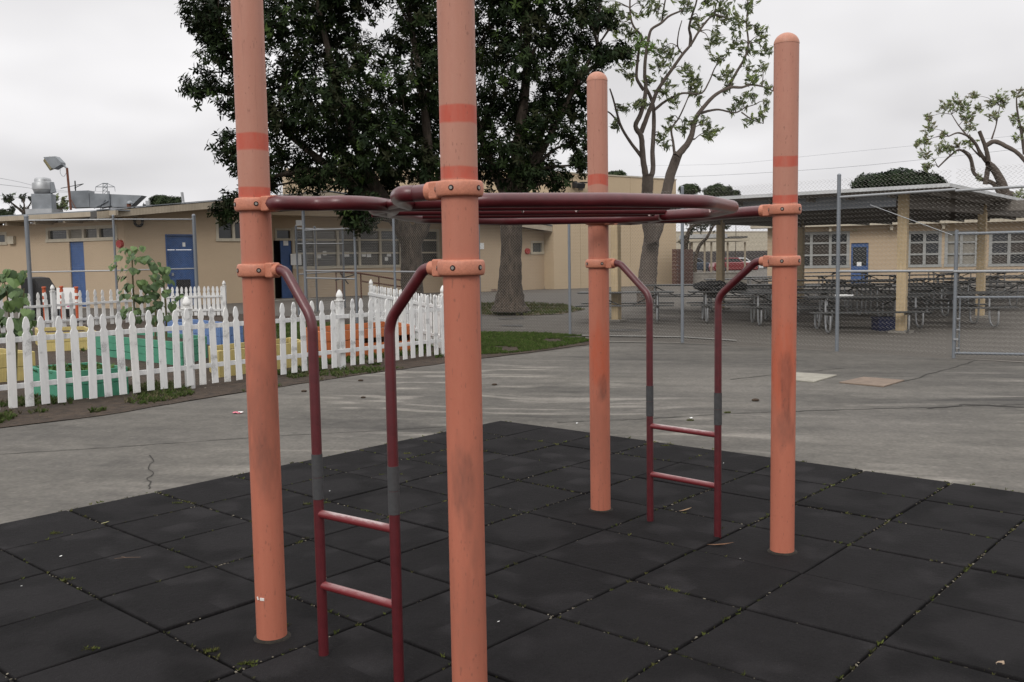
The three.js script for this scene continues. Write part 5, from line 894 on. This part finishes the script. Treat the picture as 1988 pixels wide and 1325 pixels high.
const grassTints = [[0.055, 0.092, 0.02], [0.068, 0.105, 0.025], [0.045, 0.075, 0.018], [0.085, 0.1, 0.038]], weedTints = [[0.07, 0.09, 0.03], [0.10, 0.11, 0.05], [0.055, 0.075, 0.025], [0.12, 0.105, 0.06]];
const scatter = (poly, n, s0, s1, lift, keep) => { const xs = poly.map((p) => p.x), zs = poly.map((p) => p.z), x0 = Math.min(...xs), x1 = Math.max(...xs), z0 = Math.min(...zs), z1 = Math.max(...zs), out = []; for (let i = 0; i < n * 6 && out.length < n; i++) { const x = rr(x0, x1), z = rr(z0, z1); if (inPoly(poly, x, z) && (!keep || keep(x, z))) out.push([x, gy(z) + lift, z, rr(s0, s1)]); } return out; };
const PX = (l) => l.map(([x, y]) => G(x, y));
{
  const blade = tuftG(9, 0.07, 0.004, 0.8);
  tufts('lawn', 'small mown lawn patch by the chain link fence', blade, lmWhite, scatter(PX([[870, 648], [938, 647], [1040, 648], [1130, 654], [1144, 664], [1060, 680], [985, 688], [938, 690], [870, 690]]), 8000, 0.45, 0.85, 0.012, (x, z) => fbm(x * 1.2, z * 1.2, 4, 3) > 0.3), grassTints);
  tufts('lawn', 'grass between the beds inside the picket fence', blade, lmWhite, [...scatter(PX([[535, 628], [600, 628], [860, 648], [860, 668], [805, 690], [600, 715], [545, 690]]), 5000, 0.8, 1.6, 0.012), ...scatter(PX([[80, 655], [180, 650], [300, 640], [440, 630], [500, 640], [430, 650], [180, 690]]), 900, 0.7, 1.3, 0.012, (x, z) => fbm(x, z, 14, 3) > 0.52)], grassTints);
  const verge = []; for (let i = 0; i < 5200; i++) { const k = rr(0, 1), px = rr(-60, 940), yt = 795 - (px - 60) * 0.1306, yb = 833 - (px) * 0.1465, py = yt + (yb - yt) * rr(-0.7, 0.95), p = G(px, py); if (fbm(p.x * 1.6 + 50, p.z * 1.6 + 50, 7, 3) > 0.5 + 0.05 * rnd()) verge.push([p.x, gy(p.z) + 0.012, p.z, rr(0.35, 1.1)]); }
  tufts('verge_weeds', 'thin weeds and grass along the foot of the picket fence', blade, lmWhite, verge, [...weedTints, ...grassTints]);
  tufts('tree_bed_grass', 'dry grass round the foot of the stout evergreen', blade, lmWhite, scatter(treePatch, 1800, 0.7, 1.4, 0.012), [[0.12, 0.11, 0.05], [0.09, 0.1, 0.04], [0.07, 0.1, 0.03]]);
  // weeds and crumbs in the joints between the rubber tiles
  const joint = [], weedG = tuftG(6, 0.015, 0.0018, 1.3), crumbs = [];
  for (let i = -8; i <= 8; i++) for (let j = -1; j <= 13; j++) for (const e of [0, 1]) {
    const n = 30 * Math.pow(hash2(i + 30, j + 30, e), 2) * (i > 0 ? 1.2 : 0.7);
    for (let k = 0; k < n; k++) { const u = rr(0, 1), p = e ? gridAt(i, j + u) : gridAt(i + u, j); if (i === 8 && !e) continue; p.x += rr(-0.007, 0.007); p.z += rr(-0.007, 0.007); if (p.z > -1.5 || Math.abs(p.x) > 0.6 * -p.z + 0.3) continue; (rnd() < 0.4 ? joint : crumbs).push([p.x, rr(-0.012, -0.002), p.z, rr(0.5, 1.25)]); }
  }
  for (const [px, py, n] of [[110, 1045, 22], [130, 1137, 20], [373, 1113, 20], [175, 1275, 20], [345, 985, 18], [630, 985, 18], [595, 988, 10], [740, 930, 14], [780, 930, 14], [790, 888, 25], [480, 1302, 25], [1290, 872, 20], [410, 1276, 25], [1340, 818, 25], [1412, 803, 25], [1180, 660, 20], [507, 1236, 5], [548, 1226, 6], [1154, 986, 9], [1170, 989, 8], [1398, 1036, 8], [628, 1274, 4]]) { const c = G(px, py); for (let k = 0; k < n; k++) joint.push([c.x + rr(-0.03, 0.03), c.z > -8.5 ? -0.008 : LOW + 0.004, c.z + rr(-0.012, 0.012), rr(0.6, 1.35)]); }
  tufts('joint_weeds', 'tiny weeds sprouting in the joints between rubber tiles', weedG, lmWhite, joint, [[0.085, 0.10, 0.025], [0.065, 0.08, 0.02], [0.12, 0.12, 0.04], [0.05, 0.05, 0.025]]);
  const cg = new THREE.IcosahedronGeometry(0.0045, 0); cg.scale(1.5, 0.6, 1); const cr = tufts('joint_crumbs', 'pale grit and leaf crumbs lodged between rubber tiles', cg, lmWhite, crumbs, [[0.14, 0.12, 0.09], [0.09, 0.08, 0.06], [0.2, 0.18, 0.14]]); cr.userData.category = 'grit';
  // seedlings in the near green bed, weeds in the other beds
  const seed1 = beds.greenNear; tufts('seedlings', 'low green seedlings in the near green bed', tuftG(10, 0.09, 0.012, 1), lmWhite, scatter(seed1.cs, 160, 0.6, 1.3, seed1.h * 0.8), [[0.06, 0.12, 0.03], [0.08, 0.13, 0.04]]);
  // pebbles and leaf litter on the soil
  const peb = scatter(soilPoly, 1500, 0.5, 2.4, 0.014); const pl = tufts('soil_litter', 'leaf crumbs and small stones on the garden soil', cg, lmWhite, peb, [[0.14, 0.11, 0.08], [0.09, 0.065, 0.045], [0.22, 0.2, 0.16]]); pl.userData.category = 'litter';
}
// ---------------------------------------------------------------- small things
function dryLeaf(label, px, py, len, wid, turn, rgb) { const p = G(px, py); p.y = p.z > -8.6 && px > 0 && py > 830 ? 0.004 : LOW + 0.008; const g = leaflet(len, wid, 0.5, -0.25); const q = g.clone(); q.translate(0, -0.0015, 0); const o = tag(mesh('dry_leaf', [g, q], mat(rgb, 0.7, { map: blotch, scale: 20 }), scene), label, 'leaf'); o.position.copy(p); o.rotation.y = turn; return o; }
dryLeaf('long curled tan leaf lying beside the far ladder foot', 1318, 1003, 0.095, 0.016, 0.35, [0.34, 0.22, 0.12]);
dryLeaf('long narrow brown leaf lying across a tile joint by the far post', 1372, 1069, 0.15, 0.017, -0.28, [0.22, 0.11, 0.055]);
dryLeaf('dark shrivelled leaf next to the tan leaf by the far ladder', 1308, 1002, 0.03, 0.016, 1.9, [0.05, 0.045, 0.03]);
dryLeaf('crumpled tan leaf near the tile joint at the lower right', 1935, 1308, 0.045, 0.03, 0.5, [0.34, 0.25, 0.17]);
dryLeaf('pale yellow leaf caught in a tile joint by the near left tiles', 196, 1027, 0.05, 0.014, 0.5, [0.35, 0.33, 0.15]);
{ const p = G(245, 1097), t = tag(mesh('twig', [taper([V(-0.06, 0.006, 0.01), V(0, 0.008, 0), V(0.075, 0.005, -0.012)], [0.001, 0.0016, 0.001], 5, 4), taper([V(-0.04, 0.006, -0.03), V(-0.015, 0.008, -0.01), V(0, 0.008, 0)], [0.0008, 0.0013, 0.0014], 5, 3)], mat([0.12, 0.075, 0.05], 0.9, { map: null }), scene), 'thin forked twig lying on the near left tiles', 'twig'); t.position.set(p.x, 0.002, p.z); }
{ const p = G(461, 804), g = new THREE.PlaneGeometry(0.11, 0.07, 5, 4), q = g.attributes.position; for (let i = 0; i < q.count; i++) q.setZ(i, 0.018 * vnoise(i * 1.7, i * 0.6, 9)); g.rotateX(-Math.PI / 2); g.computeVertexNormals(); const o = thing('litter', 'crumpled pink and white wrapper on the asphalt before the picket fence', 'wrapper', null, V(p.x, LOW + 0.008, p.z)); mesh('wrapper', g, mat([0.62, 0.16, 0.22], 0.6, { map: null }), o); const w = mesh('white_side', g.clone().scale(0.5, 1, 0.5), mat([0.75, 0.72, 0.7], 0.6, { map: null }), o); w.position.set(0.035, 0.006, 0.012); }
{ const scraps = [[118, 1092, 0.008], [42, 1151, 0.004], [968, 1222, 0.006], [1437, 1097, 0.004], [1342, 814, 0.022], [505, 1163, 0.0], [640, 963, 0.005], [1405, 908, 0.006], [1120, 824, 0.014]]; for (const [px, py, s] of scraps) { if (!s) continue; const p = G(px, py), g = new THREE.CircleGeometry(s, 7); g.scale(1.3, 0.7, 1); g.rotateX(-Math.PI / 2); const q = g.attributes.position; for (let i = 0; i < q.count; i++) q.setY(i, rr(0, s * 0.3)); g.computeVertexNormals(); const o = tag(mesh('paper_scrap', g, M.paper, scene), 'tiny white paper scrap lying on the ground', 'scrap', 'white scraps on the ground'); o.position.set(p.x, py < 830 ? LOW + 0.01 : 0.004, p.z); o.rotation.y = rr(0, 3); } }
for (const [px, py, d] of [[700, 741, 0.03], [590, 762, 0.03], [705, 774, 0.025], [1467, 780, 0.035], [960, 749, 0.03]]) { const p = G(px, py), g = new THREE.IcosahedronGeometry(d, 1); g.scale(1.3, 0.5, 1); const o = tag(mesh('debris', g, M.soil, scene), 'small dark clod lying on the asphalt yard', 'clod', 'clods on the asphalt'); o.position.set(p.x, LOW + 0.004 + d * 0.4, p.z); }
// orange delineator posts by the back fence
for (const [px, D, label] of [[82, 26.2, 'orange traffic post standing before the black cover'], [116, 26.5, 'orange traffic post behind the white board'], [145, 25.8, 'orange traffic post standing before the narrow blue door']]) {
  const t = thing('traffic_post', label, 'traffic post', 'orange traffic posts', base(px, D)), h = 1.0;
  mesh('pole', [lathe([[0, h], [0.05, h], [0.058, h - 0.02], [0.058, h - 0.05], [0.035, h - 0.07], [0.05, h - 0.1], [0.05, 0.05], [0, 0.05]], 14)], M.orange, t); mesh('base', [lathe([[0, 0.06], [0.12, 0.05], [0.2, 0.02], [0.2, 0], [0, 0]], 14)], M.black, t);
  for (const y of [0.78, 0.6]) mesh('reflective_band', [new THREE.CylinderGeometry(0.052, 0.052, 0.08, 14, 1, true).translate(0, y, 0)], M.paper, t);
}
{ // black tarpaulin over a sloping rack
  const D = 27.6, b = base(82, D), k = px2m(D), t = thing('covered_rack', 'black tarpaulin draped over a sloping rack before the wing wall', 'cover', null, b), y0 = (b.y - 0), sh = [[-26, 0], [30, 0], [30, 16], [-4, 76], [-18, 78], [-26, 70]].map(([x, y]) => [x * k, y * k]);
  const g = prism(sh, 0.9, { b: 0.04 }); g.translate(0, 0, -0.45); mesh('tarpaulin', g, M.black, t);
  const D2 = 27.0, b2 = base(124, D2), s = thing('white_board', 'white board with pink scribble leaning behind the traffic posts', 'board', null, b2); mesh('panel', [box(36 * px2m(D2), 0.62, 0.02, 0, 0.62, 0, -0.12)], M.paper, s); mesh('scribble', [box(0.12, 0.1, 0.004, 0.1, 0.42, 0.04, -0.12)], mat([0.6, 0.06, 0.25], 0.6, { map: null }), s); mesh('stand', [rod(V(-0.2, 0, 0), V(-0.2, 0.6, 0), 0.015, 6), rod(V(0.2, 0, 0), V(0.2, 0.6, 0), 0.015, 6)], M.galv, s);
}
{ // ramp rails before the window wall
  const D = 30.4, q = (px, py, dz = 0) => P(px, py, D + dz), o = thing('ramp_railing', 'dark pipe railing of the ramp below the classroom windows', 'railing', null, base(700, D)), w = (v) => v.sub(o.position);
  mesh('rail', [rod(w(q(640, 527)), w(q(700, 531, 0.3)), 0.03, 8), rod(w(q(700, 531, 0.3)), w(q(800, 548, 0.9)), 0.03, 8), rod(w(q(700, 546, 0.3)), w(q(800, 560, 0.9)), 0.025, 8)], M.rust, o);
  for (const [px, py, dz] of [[652, 528, 0.1], [664, 528, 0.15], [700, 531, 0.3], [735, 537, 0.5], [768, 543, 0.7]]) { const a = q(px, py, dz), c = a.clone(); c.y = gy(a.z); mesh('upright', [rod(w(a), w(c), 0.025, 8)], M.rust, o); }
  mesh('rack', [rod(w(q(650, 545, -0.3)), w(q(690, 533, -0.2)), 0.02, 6), rod(w(q(660, 530, -0.3)), w(q(676, 552, -0.2)), 0.02, 6)], M.black, o);
}
// ---------------------------------------------------------------- beyond the hall: walk, walls, cars
{
  const D = 56, k = px2m(D), b = base(1400, D), t = thing('covered_walk', 'covered walkway with pale roof edge and thin posts behind the hall', 'walkway', null, b), q = (px, py, dz = 0) => P(px, py, D + dz).sub(b);
  const roof = (x0, x1, y0, y1, m, z0, z1, name) => { const a = q(x0, y1), c = q(x1, y0); mesh(name, [span(a.x, c.x, a.y, c.y, z0, z1)], m, t); };
  roof(1308, 1456, 463, 470, M.cream, -3, 0, 'roof'); roof(1340, 1420, 453, 462, M.tin, -3.6, -1, 'upper_roof'); roof(1423, 1456, 458, 462, M.roofDark, -3, -0.5, 'roof_unit');
  for (const px of [1346, 1371, 1384, 1416, 1450]) { const a = q(px, 470), o = mesh('post', [rod(V(a.x, 0, -0.4), V(a.x, a.y, -0.4), 0.06, 8)], M.fascia, t); }
}
{ const a = base(1318, 112), b = base(1510, 118), w = wallFrame(a, b), t = thing('boundary_wall', 'pale block wall with dark hedge band beyond the parked cars', 'wall', null, w.pos, w.r), y = w.loc(1400, 451)[1], y2 = w.loc(1400, 488)[1]; mesh('upper_wall', [span(-6, w.len + 4, y2, y, -0.3, 0)], M.cream, t); mesh('lower_band', [span(-6, w.len + 4, 0, y2 - 0.004, -0.25, 0.02)], mat([0.08, 0.07, 0.068], 0.9, { map: speck, scale: 1 }), t); mesh('coping', [span(-6, w.len + 4, y, y + 0.1, -0.34, 0.04)], M.fascia, t); }
{ const a = base(1345, 49), b = base(1450, 49), w = wallFrame(a, b), t = thing('low_wall', 'low grey retaining wall in front of the parked cars', 'wall', null, w.pos, w.r); mesh('wall', [span(0, w.len, 0, 0.55, -0.3, 0)], M.concrete, t); mesh('coping', [span(-0.02, w.len + 0.02, 0.552, 0.62, -0.33, 0.03)], M.concrete, t);
  const c = base(1314, 46.5), d = base(1346, 48.6), w2 = wallFrame(c, d), t2 = thing('brick_wall', 'red brown brick wall stub beside the hall corner', 'wall', null, w2.pos, w2.r); const hB = w2.loc(1322, 482)[1]; for (let r = 0; r < 9; r++) for (let i = 0; i < 3; i++) mesh('brick_course', span(w2.len * i / 3 + 0.01, w2.len * (i + 1) / 3 - 0.01, hB * (r / 9) * 0.98, hB * ((r + 1) / 9) * 0.98 - 0.015, -0.25, (i + r) % 2 * 0.006), M.brick, t2); }
function car(label, px, D, turn, paint) {
  const t = thing('parked_car', label, 'car', 'cars parked beyond the walkway', base(px, D), turn), g = prism([[-2.15, 0.25], [2.15, 0.25], [2.2, 0.62], [1.5, 0.82], [0.75, 0.9], [-1.5, 0.92], [-2.1, 0.86], [-2.2, 0.55]], 1.6, { b: 0.08 }); g.translate(0, 0, -0.8); mesh('body', g, paint, t);
  const c = prism([[-1.5, 0.95], [0.8, 0.95], [0.25, 1.36], [-1.0, 1.38]], 1.36, { b: 0.05 }); c.translate(0, 0, -0.68); mesh('cabin', c, paint, t);
  for (const s of [-1, 1]) { const w = prism([[-1.36, 1.0], [0.62, 1.0], [0.2, 1.31], [-0.95, 1.32]], 0.02); w.translate(0, 0, s * 0.745 - 0.01); mesh('side_window', w, M.glass, t); for (const x of [-1.35, 1.35]) { const wh = mesh('wheel', [new THREE.CylinderGeometry(0.32, 0.32, 0.22, 20).rotateX(Math.PI / 2)], M.black, t); wh.position.set(x, 0.32, s * 0.8); const rim = mesh('rim', [new THREE.CylinderGeometry(0.19, 0.19, 0.235, 14).rotateX(Math.PI / 2)], M.galvLight, wh); } }
  return t;
}
car('red parked car beyond the covered walk', 1424, 92, 0.1, mat([0.17, 0.016, 0.019], 0.3, { map: null, clearcoat: 0.6 })); car('dark blue parked car left of the red car', 1350, 98, 0.15, mat([0.035, 0.05, 0.07], 0.3, { map: null, clearcoat: 0.6 })); car('white parked car behind the red car', 1440, 104, 0.12, mat([0.6, 0.6, 0.6], 0.3, { map: null, clearcoat: 0.6 }));
// ---------------------------------------------------------------- pylon and wires
{
  const D = 230, k = px2m(D), b = base(203, D), t = thing('power_pylon', 'distant steel lattice pylon over the classroom roof', 'pylon', null, b), q = (px, py) => P(px, py, D).sub(b), z = 3 * k, rods = [];
  const A = [q(199, 378), q(208, 378)], T = [q(199.5, 357), q(207.5, 357)], ft = [V(-3.5, 0, 0), V(3.5, 0, 0)];
  for (let i = 0; i < 2; i++) { rods.push(rod(ft[i], A[i], 0.12, 4), rod(A[i], T[i], 0.1, 4)); }
  for (const y of [357, 364, 371, 378]) rods.push(rod(q(199.5, y), q(207.8, y), 0.08, 4)); rods.push(rod(q(199.5, 364), q(207.8, 357), 0.06, 4), rod(q(199.5, 371), q(207.8, 364), 0.06, 4), rod(q(199.5, 378), q(207.8, 371), 0.06, 4));
  mesh('tower', rods, M.tinDark, t); mesh('arm', [rod(q(185, 363), q(222, 363), 0.09, 4), rod(q(185, 363), q(199, 356), 0.07, 4), rod(q(222, 363), q(207, 356), 0.07, 4), rod(q(198, 356), q(209, 356), 0.1, 4), rod(q(185, 363), q(185, 370), 0.06, 4), rod(q(222, 363), q(223, 372), 0.06, 4)], M.tinDark, t);
}
{ const line = (pts, D0, D1, r, label) => { const v = pts.map(([x, y], i) => P(x, y, D0 + (D1 - D0) * i / (pts.length - 1))); const b = v[0].clone(); const o = tag(mesh('power_line', [pipe(v.map((p) => p.clone().sub(b)), r, 4, 3)], M.tinDark, scene), label, 'cable', 'overhead power lines'); o.position.copy(b); };
  line([[-60, 352], [40, 363], [120, 373], [200, 372]], 110, 225, 0.03, 'thin power line strung toward the distant pylon'); line([[-60, 372], [40, 384], [130, 386], [186, 370]], 100, 225, 0.03, 'thin power line strung toward the distant pylon'); line([[-60, 336], [30, 352], [90, 366], [150, 374]], 110, 225, 0.028, 'thin power line strung toward the distant pylon');
  line([[1180, 340], [1330, 343], [1600, 328], [1800, 309], [2060, 280]], 75, 60, 0.011, 'thin power line over the picnic shelter'); line([[1240, 322], [1420, 318], [1600, 300], [1990, 262]], 90, 70, 0.008, 'faint upper power line above the shelter roof'); }
renderer.render(scene, camera);
